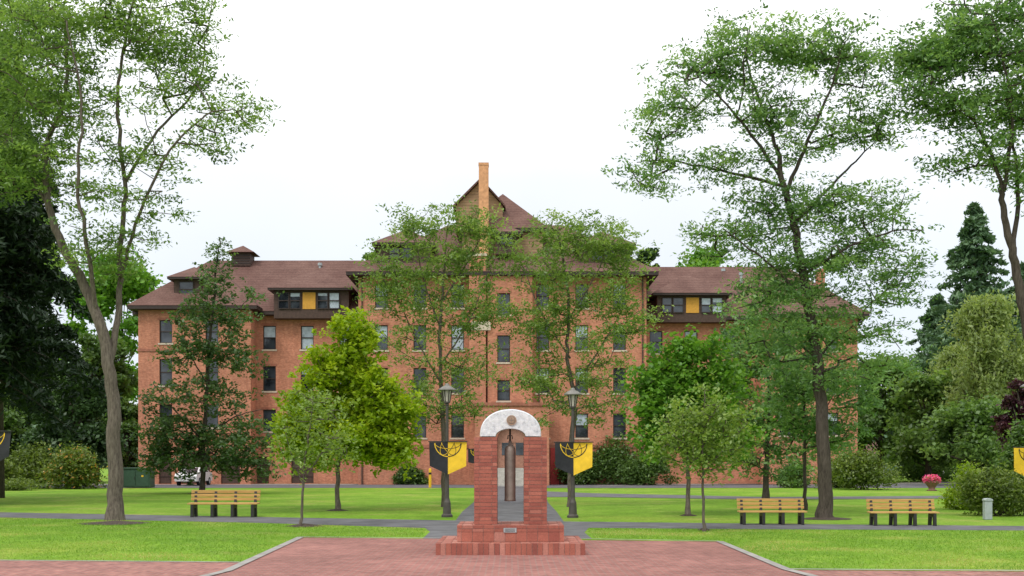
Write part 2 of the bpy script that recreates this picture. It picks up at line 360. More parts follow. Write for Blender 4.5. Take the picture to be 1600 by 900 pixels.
def tree(name,base,stems,blobs,ncl,nlf,cr,leaf,matl,bark='bark',seed=1,flat=0.6,depth=0.85,upb=0.6,minatt=0.25,twig=1.0,droop=0.3,shell=2.4,K=8,kp=0.85,sprd=0.34,ctr=0.45,**props):
    """base: where the trunk meets the ground; stems: limb paths; blobs: crown volumes"""
    rng=np.random.default_rng(seed)
    Y0=GY(base[1]); o=(PX(base[0],Y0),Y0,0.0)
    def W(px,py,dy=0): return (PX(px,Y0),Y0+dy,PZ(py,Y0))
    root=empty(name,o,**props)
    mb=MB(); nodes=[];par=[];rad=[]
    for si,(pts,r0,r1) in enumerate(stems):
        P=catmull([W(*p) for p in pts],6); n=len(P)
        P=[p+Vector(rng.normal(size=3)*min(r0,0.1)*0.25*(0 if i==0 else 1)) for i,p in enumerate(P)]
        if si==0: P[0].z=-0.1
        R=[r0+(r1-r0)*(i/(n-1))**0.85 for i in range(n)]
        if si==0:
            R[0]=r0*1.55; R[1]=r0*1.15
            q=P[0].lerp(P[1],0.3); P.insert(1,q); R.insert(1,r0*1.28)
            n+=1
        mb.tube(P,R,10 if r0>0.12 else 7,bark)
        k=int(n*minatt) if si==0 else 0
        last=-1
        if si>0 and nodes:
            A=np.array(nodes); last=int(np.argmin(np.linalg.norm(A-np.array(P[0]),axis=1)))
        for i in range(k,n):
            nodes.append(tuple(P[i])); par.append(last); rad.append(R[i]); last=len(nodes)-1
    ns=len(nodes)
    w=np.array([b[4]*(b[2]*b[3]) for b in blobs],float); w/=w.sum()
    ch=rng.choice(len(blobs),size=ncl,p=w)
    A=[]
    m=Y0/F
    for c in ch:
        b=blobs[c]; d=rng.normal(size=3); d/=np.linalg.norm(d); rr=rng.random()**(1/shell)
        bx,by,bz=W(b[0],b[1],b[5] if len(b)>5 else 0)
        ry=depth*0.5*(b[2]+b[3])*m
        A.append((bx+d[0]*rr*b[2]*m, by+d[1]*rr*ry*1.2, bz+d[2]*rr*b[3]*m))
    A=np.array(A)
    SN=np.array(nodes)
    dist=np.array([np.min(np.linalg.norm(SN-a,axis=1)) for a in A])
    A=A[np.argsort(dist)]
    NA=np.zeros((ns+ncl*8,3)); NA[:ns]=SN; cnt=ns
    tips=[]
    for a in A:
        D=NA[:cnt]-a; dd=np.linalg.norm(D,axis=1)+0.9*np.maximum(0,D[:,2])
        j=int(np.argmin(dd)); p=NA[j].copy(); L=np.linalg.norm(a-p)
        seg=int(min(6,max(1,L/(0.45*twig)))); last=j
        mid=(p+a)/2+rng.normal(size=3)*L*0.10+np.array([0,0,L*0.10])
        for q in range(1,seg+1):
            t=q/seg; pt=(1-t)**2*p+2*t*(1-t)*mid+t*t*a
            if q<seg: pt=pt+rng.normal(size=3)*L*0.02
            NA[cnt]=pt; par.append(last); rad.append(0); last=cnt; cnt+=1
        tips.append(last)
    c=np.zeros(cnt)
    for t in tips: c[t]+=1
    for i in range(cnt-1,-1,-1):
        if par[i]>=0: c[par[i]]+=c[i]
    rt=0.0085*twig
    for i in range(ns,cnt):
        p=par[i]; r1=rt*(c[i]**0.5)+0.003
        r0=(rt*(c[p]**0.5)+0.003) if p>=ns else min(rad[p]*0.8,r1*1.25)
        mb.tube([NA[p],NA[i]],[min(r0,r1*1.8),r1],4 if r1<0.03 else 6,bark)
    mb.build('trunk',o,root,smooth=True)
    Tp=NA[tips]
    sub=Tp[:,None,:]+rng.normal(size=(ncl,K,3))*np.array([cr,cr,cr*flat])*0.8
    ct=rng.random((ncl,1))*ctr+rng.random((ncl,K))*0.25
    per=max(1,nlf//K)
    C=sub[:,:,None,:]+rng.normal(size=(ncl,K,per,3))*np.array([cr,cr,cr*flat])*sprd
    T=np.repeat(ct[:,:,None],per,axis=2)+rng.random((ncl,K,per))*0.35-(ctr-.45)*.5
    keep=rng.random((ncl,K))<kp
    C=C[keep].reshape(-1,3);T=T[keep].reshape(-1)
    me=leaf_mesh('crown',C,leaf[0],leaf[1],T,rng,[matl],upb,o,droop=droop)
    mkobj('crown',me,o,root)
    return root
def conifer(name,x,y,zt,rb,zb,matl,leaf,nbr,nlf,seed,droop=0.35,pw=0.8,**props):
    rng=np.random.default_rng(seed); o=(x,y,0)
    root=empty(name,o,**props); mb=MB()
    mb.tube([(x,y,-.1),(x,y,zt*0.5),(x,y,zt)],[zt*0.018,zt*0.010,0.02],8,'barkd')
    C=[];T=[]
    for i in range(nbr):
        t=rng.random()**0.8*1.0; z=zb+(zt-zb)*t
        R=rb*(1-t)**pw*rng.uniform(0.55,1.12)+0.25
        a=rng.uniform(0,2*math.pi)
        zt_=z-R*droop*rng.uniform(0.5,1.3); e=np.array([x+R*math.cos(a),y+R*math.sin(a),zt_])
        s=np.array([x,y,z]); mid=(s+e)/2+np.array([0,0,R*0.13])
        pts=[tuple((1-q)**2*s+2*q*(1-q)*mid+q*q*e) for q in (0,.33,.66,1)]
        mb.tube(pts,[0.05*R/3+.01,.03*R/3+.01,.02,.006],4,'barkd')
        k=int(nlf*(0.35+R/rb)); u=rng.random(k)**0.7
        P=((1-u)**2)[:,None]*s+(2*u*(1-u))[:,None]*mid+(u*u)[:,None]*e
        wd=R*0.16*(1.1-u)+0.12
        off=rng.normal(size=(k,3)); tang=np.array([-math.sin(a),math.cos(a),0])
        P=P+tang*(off[:,0]*wd*1.3)[:,None]+np.array([0,0,1.0])*(-np.abs(off[:,1])*wd*0.8)[:,None]+off*0.05
        C.append(P);T.append(rng.random(k)*0.5+rng.random()*0.3+0.2*u)
    mb.build('trunk',o,root,smooth=True)
    C=np.concatenate(C);T=np.concatenate(T)
    me=leaf_mesh('crown',C,leaf[0],leaf[1],T,rng,[matl],0.5,o,droop=1.0); mkobj('crown',me,o,root); return root
def blobtree_pts(lobes,n,rng,jit=0.1,inner=0.25):
    lobes=np.array(lobes); w=lobes[:,3]*lobes[:,5]; w=w/w.sum()
    ch=rng.choice(len(lobes),size=n,p=w); d=rng.normal(size=(n,3)); d/=np.linalg.norm(d,axis=1)[:,None]
    rr=np.where(rng.random(n)<inner,rng.random(n)**0.5,1+rng.normal(size=n)*jit)
    return lobes[ch,:3]+d*lobes[ch,3:]*rr[:,None], ch
def shrub(name,x,y,w,h,matl,leaf,n,seed,lobn=9,dp=None,flower=None,**props):
    rng=np.random.default_rng(seed); o=(x,y,0); dp=dp or w*0.7
    root=empty(name,o,**props)
    lobes=[]
    for i in range(lobn):
        a=rng.uniform(0,6.28); q=rng.random()**0.6
        lx=x+math.cos(a)*q*w*0.38; ly=y+math.sin(a)*q*dp*0.38
        s=rng.uniform(0.16,0.34); zz=h*rng.uniform(0.22,0.80)*(1-0.4*q)
        lobes.append((lx,ly,zz,w*s*0.75,dp*s*0.8,min(zz,h*s)))
    C,ch=blobtree_pts(lobes,n,rng,0.28,0.35); keep=C[:,2]>0.02
    C=C[keep];ch=ch[keep]
    lt=rng.random(lobn)*0.35
    T=lt[ch]+rng.random(len(C))*0.5+0.1*np.sin(C[:,0]*9)*np.cos(C[:,2]*8)
    mi=np.zeros(len(C)); keys=[matl]
    if flower:
        keys.append(flower[0]); mi=(rng.random(len(C))<flower[1])*1
    mb=MB()
    for i in range(7):
        l=lobes[i%lobn]; mb.tube([(x+rng.normal()*0.1*w*.3,y+rng.normal()*0.05,-.03),((x+l[0])/2,(y+l[1])/2,l[2]*.5),(l[0],l[1],l[2])],[0.035,.025,.01],5,'barkd')
    mb.build('stem',o,root,smooth=True)
    me=leaf_mesh('foliage',C,leaf[0],leaf[1],T,rng,keys,0.4,o,mi=mi); mkobj('foliage',me,o,root); return root

# ------------------------------------------------------------ trees
tree('locust_tree',(180,813),[
 ([(180,813),(180,720),(176,620),(160,520),(128,440),(95,380),(75,310),(72,230),(95,140,.4),(90,40,.6)],0.26,0.04),
 ([(170,575),(178,480,.4),(178,380,.6),(186,280,.5),(178,160,.3),(190,60,.2),(215,-30)],0.12,0.03),
 ([(150,495),(150,400,-.6),(140,300,-1),(150,180,-1.2),(130,60,-1.3)],0.085,0.025),
 ([(180,430,.5),(215,330,.2),(270,240,-.3),(330,190,-.6),(375,180,-.6)],0.065,0.015),
 ([(186,280,.5),(230,190,1),(290,110,1.4),(300,30,1.5)],0.06,0.02),
 ([(80,330),(30,250,.3),(-30,180,.5)],0.07,0.02)],
 [(40,110,110,120,1.1),(20,250,90,80,1.0),(150,30,130,70,1.1),(250,60,80,60,1),(290,130,80,45,.9),(335,190,60,30,.9),(370,175,38,18,.8),(310,225,60,25,.8),(240,230,70,40,.8),(210,320,90,40,.7),(110,280,80,60,.7),(150,180,80,60,.7),(285,10,60,40,.9),(140,390,90,50,.5),(200,400,70,35,.5),(230,370,50,25,.4)],
 360,126,0.48,(0.16,0.060),'lf_locust',seed=11,flat=0.36,shell=2.2,minatt=0.45,sprd=.34,ctr=.65,category='tree',label='tall locust tree with a forked grey trunk in mulch')
tree('locust_tree',(-90,800),[
 ([(-90,800),(-85,650),(-70,500),(-55,380),(-40,260),(-30,150),(-10,60)],0.26,0.06),
 ([(-55,380),(0,300,-.5),(40,240,-.8)],0.08,0.02),([(-40,260),(20,180,.5),(60,120,.5)],0.08,0.02)],
 [(10,80,90,80,1.2),(30,160,70,50,1),(-40,150,100,150,1),(20,260,50,30,.6),(70,40,50,50,.8),(20,10,80,40,1)],
 190,120,0.50,(0.17,0.065),'lf_locust',seed=12,flat=0.4,minatt=0.5,ctr=.6,category='tree',label='leafy locust tree at the lawn edge')
tree('locust_tree',(1290,811),[
 ([(1290,811),(1288,720),(1282,620),(1270,520),(1255,430),(1238,340),(1222,280),(1215,230)],0.25,0.07),
 ([(1222,280),(1180,220),(1130,170,-.5),(1080,130,-.8)],0.065,0.02),
 ([(1215,235),(1195,150,.6),(1175,80,.8),(1180,30,.8)],0.065,0.02),
 ([(1228,300),(1262,220),(1290,150,-.4),(1310,80,-.6)],0.075,0.02),
 ([(1240,350),(1300,290,.5),(1350,240,.8),(1390,200,1)],0.065,0.015),
 ([(1255,430),(1320,390,-.4),(1380,370,-.8),(1425,370,-1)],0.055,0.015),
 ([(1225,290),(1130,260,.5),(1050,240,.8),(1000,240,1)],0.06,0.015),
 ([(1262,480),(1210,430,-.6),(1150,390,-1),(1120,370,-1.2)],0.055,0.015),
 ([(1275,560),(1320,520,.3),(1370,490,.6)],0.045,0.015)],
 [(1180,80,105,50,1.4),(1090,115,75,45,1.1),(1055,180,65,38,1),(1020,255,42,50,1),(1290,80,75,50,1.2),(1345,120,50,50,.9),(1365,190,55,42,.9),(1200,170,120,45,.9),(1120,260,80,35,.8),(1290,220,90,45,.7),(1240,320,100,50,1.3),(1350,330,75,45,1),(1400,410,48,60,1.1),(1150,370,80,40,1.1),(1300,410,115,50,1.3),(1200,450,85,50,1.2),(1350,490,75,55,1.2),(1260,530,90,55,1.1),(1380,570,45,45,.8),(1320,590,60,40,.6)],
 510,122,0.47,(0.16,0.060),'lf_right',seed=23,flat=0.38,shell=2.2,minatt=0.5,sprd=.34,ctr=.65,bark='barkd',category='tree',label='tall locust tree with dark leaning trunk and airy crown')
tree('locust_tree',(1655,815),[
 ([(1655,815),(1640,700),(1618,580),(1597,470),(1583,400),(1570,340),(1565,290)],0.24,0.08),
 ([(1583,400),(1600,300,.4),(1600,200,.8),(1590,100,1)],0.09,0.025),
 ([(1565,290),(1540,220),(1490,170,-.4),(1440,150,-.6)],0.065,0.02),
 ([(1568,300),(1570,200,-.5),(1550,100,-.7),(1530,40,-.8)],0.065,0.02),
 ([(1597,470),(1650,380),(1700,280)],0.08,0.03)],
 [(1480,90,80,50,1.3),(1435,150,45,42,1.1),(1570,60,90,60,1.3),(1500,175,90,38,1.1),(1540,240,90,32,1),(1600,150,90,60,1),(1680,120,100,90,.8),(1540,10,80,40,1.1),(1440,90,50,35,1),(1660,260,80,60,.6),(1590,290,50,35,.7)],
 340,124,0.48,(0.17,0.066),'lf_right',seed=31,flat=0.4,sprd=.36,ctr=.65,bark='barkd',minatt=0.5,category='tree',label='tall locust tree with a leaning trunk at the lawn edge')
for k,(bx,by,sd) in enumerate([(695,792,41),(891,792,42)]):
    b=bx
    if k==0:
        st=[([(b,792),(b-2,700),(b-5,600),(b-8,520),(b-2,430),(b+2,380)],0.13,0.03),([(b-5,600),(b-50,520,.3),(b-80,450,.5)],0.045,0.015),([(b-6,570),(b+40,500,-.3),(b+70,420,-.4)],0.045,0.015),([(b-8,510),(b-35,430,-.4),(b-45,370,-.5)],0.04,0.012),([(b-4,470),(b+45,390,.4),(b+60,350,.5)],0.04,0.012)]
        bl=[(660,350,60,38,1.2),(740,355,52,36,1.3),(640,410,70,42,1.1),(755,400,55,48,1.3),(695,420,60,45,1.1),(690,470,95,45,1),(620,490,60,45,.9),(755,480,50,50,.9),(595,440,35,30,.8),(680,540,90,45,.8),(740,590,60,45,.8),(650,600,70,45,.8),(700,640,85,26,.7)]
    else:
        st=[([(b,792),(b+2,700),(b+6,620),(b-5,560),(b-2,480),(b-12,400),(b-20,360)],0.13,0.03),([(b+5,610),(b+55,530,.3),(b+90,470,.5)],0.045,0.015),([(b,560),(b-45,490,-.3),(b-70,430,-.4)],0.045,0.015),([(b-3,500),(b+40,430,-.4),(b+55,390,-.5)],0.04,0.012)]
        bl=[(875,358,50,35,1.2),(925,375,60,38,1.2),(965,405,45,35,1.1),(850,420,55,45,1.2),(920,440,80,48,1.1),(975,480,40,45,.9),(850,500,50,50,.9),(930,530,80,48,.9),(860,590,55,45,.8),(950,600,60,45,.8),(900,645,80,28,.7)]
    tree('locust_tree',(bx,by),st,bl,280,96,0.43,(0.17,0.068),'lf_locustc',seed=sd,flat=0.45,minatt=0.35,bark='bark',twig=.7,sprd=.38,ctr=.6,group='slender locusts by the walk',category='tree',label='slender locust tree with feathery pale green crown on the lawn')
tree('maple_tree',(527,798),[([(527,798),(529,720),(532,640),(538,570),(545,520)],0.10,0.03),([(530,710),(490,660,.3),(465,620,.5)],0.045,0.015),([(531,690),(580,640,-.3),(610,600,-.5)],0.045,0.015)],
 [(550,528,32,32,1.2),(540,585,58,42,1.2),(490,640,55,42,1.2),(590,640,55,45,1.2),(545,680,90,42,1.2),(610,700,42,38,1.1),(480,690,45,35,1),(585,590,35,30,1)],
 340,120,0.34,(0.17,0.14),'lf_lime',seed=51,flat=0.8,minatt=0.3,category='tree',label='rounded lime green maple tree on the lawn')
tree('maple_tree',(1075,806),[([(1075,806),(1075,720),(1080,640),(1078,570)],0.09,0.03),([(1076,720),(1040,660),(1020,620)],0.04,0.015),([(1076,700),(1120,640),(1140,600)],0.04,0.015)],
 [(1080,550,45,28,1),(1050,600,55,42,1.2),(1110,610,55,42,1.2),(1040,665,55,42,1.1),(1110,680,65,45,1.1),(1070,640,60,55,1),(1015,600,25,25,.7)],
 270,110,0.34,(0.17,0.13),'lf_maple',seed=52,flat=0.8,minatt=0.3,category='tree',label='full bright green maple tree on the lawn')
tree('young_tree',(470,823),[([(470,823),(473,770),(478,710),(485,660),(490,620)],0.045,0.012),([(474,760),(450,700,.2),(440,660,.3)],0.018,0.008),([(475,750),(510,700,-.2),(535,670,-.3)],0.018,0.008)],
 [(490,640,45,35,1),(460,690,35,35,.8),(515,690,35,40,1),(490,720,55,25,.8),(525,640,22,30,.6)],
 80,40,0.24,(0.11,0.06),'lf_young',seed=53,flat=0.8,minatt=0.4,twig=0.6,K=6,category='tree',label='thin young tree with sparse leaves in a mulch ring')
tree('young_tree',(1100,831),[([(1100,831),(1099,770),(1098,710),(1100,650),(1102,610)],0.045,0.012),([(1099,750),(1060,690,.2),(1045,650,.3)],0.02,0.008),([(1099,740),(1140,690,-.2),(1165,660,-.3)],0.02,0.008)],
 [(1100,630,40,30,1),(1060,670,45,35,1),(1145,670,40,40,1),(1100,690,65,35,1),(1120,720,55,22,.8),(1050,700,30,25,.7)],
 130,50,0.24,(0.11,0.065),'lf_young',seed=54,flat=0.8,minatt=0.4,twig=0.6,K=6,category='tree',label='thin young tree with small green crown on the lawn')
tree('oak_tree',(315,771),[([(315,771),(318,700),(322,620),(328,540),(335,450),(340,400),(345,372)],0.16,0.03),([(318,690),(270,640,.3),(240,600)],0.06,0.02),([(320,680),(370,650),(410,640)],0.06,0.02),([(324,600),(290,540),(280,500)],0.05,0.02)],
 [(343,395,14,22,.8),(330,440,32,34,.9),(310,490,48,35,.9),(365,500,40,35,.7),(300,550,50,32,1),(360,560,55,36,1),(320,620,75,32,1.1),(270,680,50,38,1.3),(380,690,55,42,1.3),(320,710,85,38,1.4),(255,720,35,25,1),(395,735,38,20,1),(385,460,18,22,.4),(240,620,26,18,.5)],
 330,72,0.44,(0.24,0.13),'lf_oak',seed=55,flat=0.6,minatt=0.25,bark='barkd',category='tree',label='irregular dark green oak tree in front of the brick building')
tree('locust_tree',(1196,782),[([(1196,782),(1198,700),(1203,620),(1190,540)],0.16,0.05),([(1198,700),(1150,630),(1130,580)],0.06,0.02),([(1200,680),(1240,600),(1260,560)],0.06,0.02)],
 [(1190,510,65,50,.9),(1150,570,55,45,.9),(1240,560,65,50,1),(1200,620,85,50,1.1),(1150,670,55,45,1),(1240,680,65,45,1),(1200,720,70,35,.8)],
 250,92,0.48,(0.23,0.10),'lf_right',seed=56,flat=0.5,minatt=0.35,ctr=.55,bark='barkd',category='tree',label='mid green tree with low crown near the brick building')
tree('locust_tree',(1258,797),[([(1258,797),(1257,720),(1258,640),(1250,580)],0.08,0.03),([(1257,700),(1290,640),(1310,600)],0.03,0.015)],
 [(1250,600,55,45,1),(1310,610,60,50,1),(1230,650,40,40,.8),(1305,680,60,40,.9)],
 130,76,0.42,(0.19,0.085),'lf_right',seed=57,flat=0.5,minatt=0.4,bark='barkd',category='tree',label='slim tree with thin straight trunk and loose foliage')
# conifers
conifer('fir_tree',PX(-80,48),48,25,6.3,6.4,'lf_fir',(0.42,0.12),400,400,61,droop=0.45,pw=.62,category='tree',label='very dark drooping fir tree beside the lawn')
conifer('fir_tree',PX(-5,56),56,22,4.6,7.0,'lf_fir',(0.42,0.13),280,300,66,droop=0.45,pw=.6,category='tree',label='very dark drooping fir tree beside the lawn')
conifer('fir_tree',PX(1522,150),150,37.5,11.5,2,'lf_firfar',(1.0,0.40),330,100,62,droop=0.32,pw=.72,category='tree',label='tall dark fir tree with layered branches')
conifer('fir_tree',PX(1465,170),170,28,11,2,'lf_firfar',(1.0,0.40),240,90,63,droop=0.32,pw=.72,category='tree',label='dark fir tree with layered branches')
conifer('fir_tree',PX(1600,160),160,31,11,2,'lf_firfar',(1.0,0.40),240,90,64,droop=0.32,pw=.72,category='tree',label='dark fir tree with layered branches')
def simple(name,px,Y,topy,wpx,matl,seed,n=9000,leaf=(0.5,0.35),basey=700,label='',trunkr=0.25,droop=0.3,lobn=34):
    n=int(n*1.6)
    rng=np.random.default_rng(seed); x=PX(px,Y); w=wpx*Y/F/2; zt=PZ(topy,Y); zb=max(0.8,PZ(basey,Y))
    o=(x,Y,0); root=empty(name,o,category='tree',label=label)
    mb=MB(); mb.tube([(x,Y,-.1),(x+.1,Y,zt*.4),(x,Y,zt*.8)],[trunkr*1.3,trunkr,.06],8,'barkd')
    lobes=[]
    for i in range(lobn):
        t=rng.random(); prof=math.sin(math.pi*(0.12+0.8*t))**0.7; a=rng.uniform(0,6.28); q=rng.random()**.5
        z=zb+(zt-zb)*(0.1+0.84*t); r=w*rng.uniform(0.15,0.36)
        lobes.append((x+math.cos(a)*q*w*0.82*prof,Y+math.sin(a)*q*w*0.82*prof,z,r,r,r*0.6))
        mb.tube([(x,Y,z*0.6),(lobes[-1][0],lobes[-1][1],z)],[0.09,.03],4,'barkd')
    C,ch=blobtree_pts(lobes,n,rng,0.32,0.4)
    T=rng.random(len(lobes))[ch]*0.35+rng.random(n)*0.5
    if droop>1:
        st_=rng.integers(0,n//14,size=n); base=C[:n//14]; tt=rng.random(n)
        C=base[st_]+np.column_stack([rng.normal(size=n)*.22,rng.normal(size=n)*.22,-tt*2.2]); T=rng.random(n//14)[st_]*.45+rng.random(n)*.45
        C[:,2]=np.maximum(C[:,2],.4)
    mb.build('trunk',o,root,smooth=True)
    me=leaf_mesh('crown',C,leaf[0],leaf[1],T,rng,[matl],0.4 if droop<1 else 0.1,o,droop=min(droop,1.5)); mkobj('crown',me,o,root); return root
simple('weeping_birch_tree',1550,95,452,160,'lf_willow',71,20000,(0.40,0.17),680,'pale yellow green weeping birch tree',droop=3)
simple('weeping_birch_tree',1500,105,520,110,'lf_willow',171,11000,(0.40,0.17),700,'pale yellow green weeping birch tree',droop=3)
simple('purple_plum_tree',1600,62,590,80,'lf_purple',72,7000,(0.25,0.15),720,'dark purple leaved plum tree')
simple('deciduous_tree',1450,100,585,170,'lf_locust',73,9000,(0.45,0.3),735,'mid green leafy tree beyond the lawn')
simple('deciduous_tree',1375,112,560,150,'lf_mid',74,9000,(0.45,0.3),745,'leafy green tree beside the brick building')
simple('deciduous_tree',1520,85,630,170,'lf_locust',75,9000,(0.35,0.25),745,'leafy green tree beyond the lawn')
simple('deciduous_tree',1420,125,610,150,'lf_locust',85,8000,(0.45,0.3),735,'mid green leafy tree beyond the lawn')
simple('deciduous_tree',1110,128,385,150,'lf_maple',76,9000,(0.6,0.4),600,'green tree rising above the building roof')
simple('deciduous_tree',1010,128,385,60,'lf_dark',77,5000,(0.6,0.4),560,'dark green tree rising above the building roof')
simple('deciduous_tree',590,128,372,70,'lf_mid',78,5000,(0.6,0.4),560,'green tree rising above the building roof')
simple('deciduous_tree',190,125,400,190,'lf_maple',79,13000,(0.6,0.4),700,'bright green tree beside the brick building')
simple('deciduous_tree',150,100,510,130,'lf_mid',80,9000,(0.45,0.3),745,'mid green tree beside the brick building')
simple('deciduous_tree',110,80,590,150,'lf_dark',81,11000,(0.35,0.22),745,'dense dark green tree by the service road')
simple('deciduous_tree',30,95,540,170,'lf_locust',82,9000,(0.45,0.3),735,'mid green tree by the service road')
simple('deciduous_tree',-10,80,620,110,'lf_mid',84,8000,(0.35,0.22),745,'dense green tree by the service road')
simple('deciduous_tree',195,92,620,80,'lf_mid',83,7000,(0.35,0.22),745,'green tree against the brick wall')
# far wood
rng=np.random.default_rng(90); lobes=[]
for i in range(170):
    xx=rng.uniform(-190,260); yy=rng.uniform(330,380); r=rng.uniform(7,12); lobes.append((xx,yy,rng.uniform(3,11),r,r*0.7,r*0.9))
C,ch=blobtree_pts(lobes,70000,rng,0.15,0.2); C[:,2]=np.abs(C[:,2])
T=rng.random(len(lobes))[ch]*0.4+rng.random(len(C))*0.5
me=leaf_mesh('far_woodland',C,2.0,1.4,T,rng,['lf_firfar'],0.4); mkobj('far_woodland',me,(0,0,0),kind='stuff',label='distant wooded belt of dark green trees',category='woodland')
# shrubs
def shp(px,py,wpx,hpx,mat,leaf,n,seed,flower=None,label='',name='shrub',lobn=14):
    Y=GY(py); m=Y/F; return shrub(name,PX(px,Y),Y,wpx*m,hpx*m,mat,leaf,int(n*1.4),seed,lobn,flower=flower,category='shrub',label=label)
shp(45,763,110,80,'lf_shrub',(0.22,0.12),6000,101,label='loose green shrub by the service road')
shp(120,764,90,72,'lf_shrub',(0.22,0.12),6000,102,('fl_orange',0.07),label='green shrub dotted with orange flowers')
shp(-10,765,80,60,'lf_shrub',(0.22,0.12),4000,103,label='loose green shrub by the service road')
shp(30,766,110,22,'lf_shrub',(0.15,0.08),3000,104,label='low spreading green shrub at the lawn edge')
shp(1350,765,115,70,'lf_shrub',(0.2,0.12),7000,105,label='rounded yellow green shrub beside the lawn',lobn=16)
shp(1310,763,80,55,'lf_shrub',(0.2,0.12),4000,106,label='rounded green shrub beside the lawn')
shp(1240,762,70,40,'lf_mid',(0.2,0.12),4000,107,label='low green shrub against the brick wall')
shp(965,757.5,95,85,'lf_mid',(0.25,0.14),4500,108,label='tall green shrub against the brick wall')
shp(1020,758,90,60,'lf_mid',(0.25,0.14),4000,109,label='green shrub against the brick wall')
shp(905,757.6,60,60,'lf_mid',(0.25,0.14),3000,110,label='green shrub against the brick wall')
shp(1510,796,80,72,'lf_lime',(0.14,0.08),6000,111,label='bright green shrub on the lawn',lobn=18)
shp(1560,806,120,90,'lf_shrub',(0.13,0.06),8000,112,label='tangled olive green shrub on the lawn',lobn=20)
shp(1595,790,90,140,'lf_mid',(0.16,0.09),9000,113,label='tall green shrub on the lawn',lobn=20)
shp(640,757.5,50,40,'lf_mid',(0.25,0.14),2500,114,label='green shrub against the brick wall')
shp(1440,752,140,34,'lf_mid',(0.25,0.14),4000,115,label='low green shrubs beyond the walk')

# ------------------------------------------------------------ building
BO=(0,90,0)
bld=empty('brick_building',BO,category='building',label='large red brick hall with brown hipped roofs, dormers and chimney')
wall=MB(); roof=MB(); trim=MB()
rw=random.Random(3)
def wall_front(px0,px1,Y,z0,z1,holes,k='brick',X=None):
    x0,x1=(PX(px0,Y),PX(px1,Y)) if X is None else X
    xs=sorted(set([x0,x1]+[h[0] for h in holes]+[h[1] for h in holes])); zs=sorted(set([z0,z1]+[h[2] for h in holes]+[h[3] for h in holes]))
    for i in range(len(xs)-1):
        for j in range(len(zs)-1):
            cx=(xs[i]+xs[i+1])/2; cz=(zs[j]+zs[j+1])/2
            if any(h[0]<cx<h[1] and h[2]<cz<h[3] for h in holes): continue
            wall.quad((xs[i],Y,zs[j]),(xs[i+1],Y,zs[j]),(xs[i+1],Y,zs[j+1]),(xs[i],Y,zs[j+1]),k)
    d=0.22
    for a,b,c,e in [h[:4] for h in holes]:
        wall.quad((a,Y,c),(a,Y,e),(a,Y+d,e),(a,Y+d,c),k); wall.quad((b,Y,c),(b,Y+d,c),(b,Y+d,e),(b,Y,e),k)
        wall.quad((a,Y,e),(b,Y,e),(b,Y+d,e),(a,Y+d,e),k); wall.quad((a,Y,c),(a,Y+d,c),(b,Y+d,c),(b,Y,c),k)
def window(a,b,c,e,Y,sill=True,parent=None,rec=0.12):
    parent=parent or bld
    cx=(a+b)/2; o=(cx,Y+rec,c)
    mb=MB(); mid=(c+e)/2
    r=rw.random(); up='blind' if r<0.45 else 'glass'; lo='blind' if r<0.12 else 'glass'
    y=Y+rec+0.05
    if rw.random()<.4: mid2=mid+(e-mid)*rw.uniform(.2,.7)
    else: mid2=mid
    mb.quad((a,y,mid2),(b,y,mid2),(b,y,e),(a,y,e),up)
    if mid2>mid: mb.quad((a,y,mid),(b,y,mid),(b,y,mid2),(a,y,mid2),'glass')
    mb.quad((a,y+.03,c),(b,y+.03,c),(b,y+.03,mid),(a,y+.03,mid),lo)
    w=mb.build('window',o,parent)
    fr=MB(); t=0.07; y0=Y+rec; y1=y0+0.045
    fr.box(a,a+t,y0,y1,c,e,'trim'); fr.box(b-t,b,y0,y1,c,e,'trim'); fr.box(a+t,b-t,y0,y1,e-t,e,'trim'); fr.box(a+t,b-t,y0,y1,c,c+t,'trim'); fr.box(a+t,b-t,y0-.01,y1,mid-.04,mid+.04,'trim')
    fr.build('frame',o,w)
    if sill:
        s=MB(); s.box(a-.1,b+.1,Y-.07,Y+rec,c-.14,c-.003,'stone'); s.build('sill',o,w)
        s=MB(); s.box(a-.12,b+.12,Y-.025,Y+0.02,e+.003,e+.2,'brickd'); s.build('lintel',o,w)
def row(cols,rows,Y,hw=10):
    return [(PX(c-hw,Y),PX(c+hw,Y),PZ(r[1],Y),PZ(r[0],Y)) for c in cols for r in rows]
YC=89.0; zc=PZ(428,YC)
hc=row([596,656,715,848,909,968],[(444,481),(508,547),(575,614),(646,684)],YC)
wall_front(560,1010,YC,0,zc,[h for h in hc])
for h in hc: window(*h,YC)
x0,x1=PX(560,YC),PX(1010,YC)
for xx in (x0,x1): wall.quad((xx,YC,0),(xx,108,0),(xx,108,zc),(xx,YC,zc),'brick')
YS=88.2; hs=row([787],[(458,492),(524,566),(594,626)],YS)
bx0,bx1=PX(762,YS),PX(832,YS); wall_front(0,0,YS,0,zc-.3,hs,X=(bx0,bx1))
for h in hs: window(*h,YS)
for xx in (bx0,bx1): wall.quad((xx,YS,0),(xx,YC,0),(xx,YC,zc-.3),(xx,YS,zc-.3),'brick')
YW=92.0; zw=PZ(493,YW)
hl=row([421,480,540],[(509,546),(572,611),(640,674)],YW)
hl2=[(PX(a,YW),PX(b,YW),0.05,2.3) for a,b in ((400,420),(455,490))]
wall_front(0,0,YW,0,zw,hl+hl2,X=(PX(392,90),x0)); [window(*h,YW) for h in hl]
hr=row([1025,1080,1140],[(517,552),(580,614),(645,680)],YW)
XR=PX(1190,90); wall_front(0,0,YW,0,zw,hr,X=(x1,XR)); [window(*h,YW) for h in hr]
YP=90.0; zp=PZ(482,YP); zp2=PZ(494,YP)
hp=row([259,331],[(500,536),(561,602),(632,668)],YP)
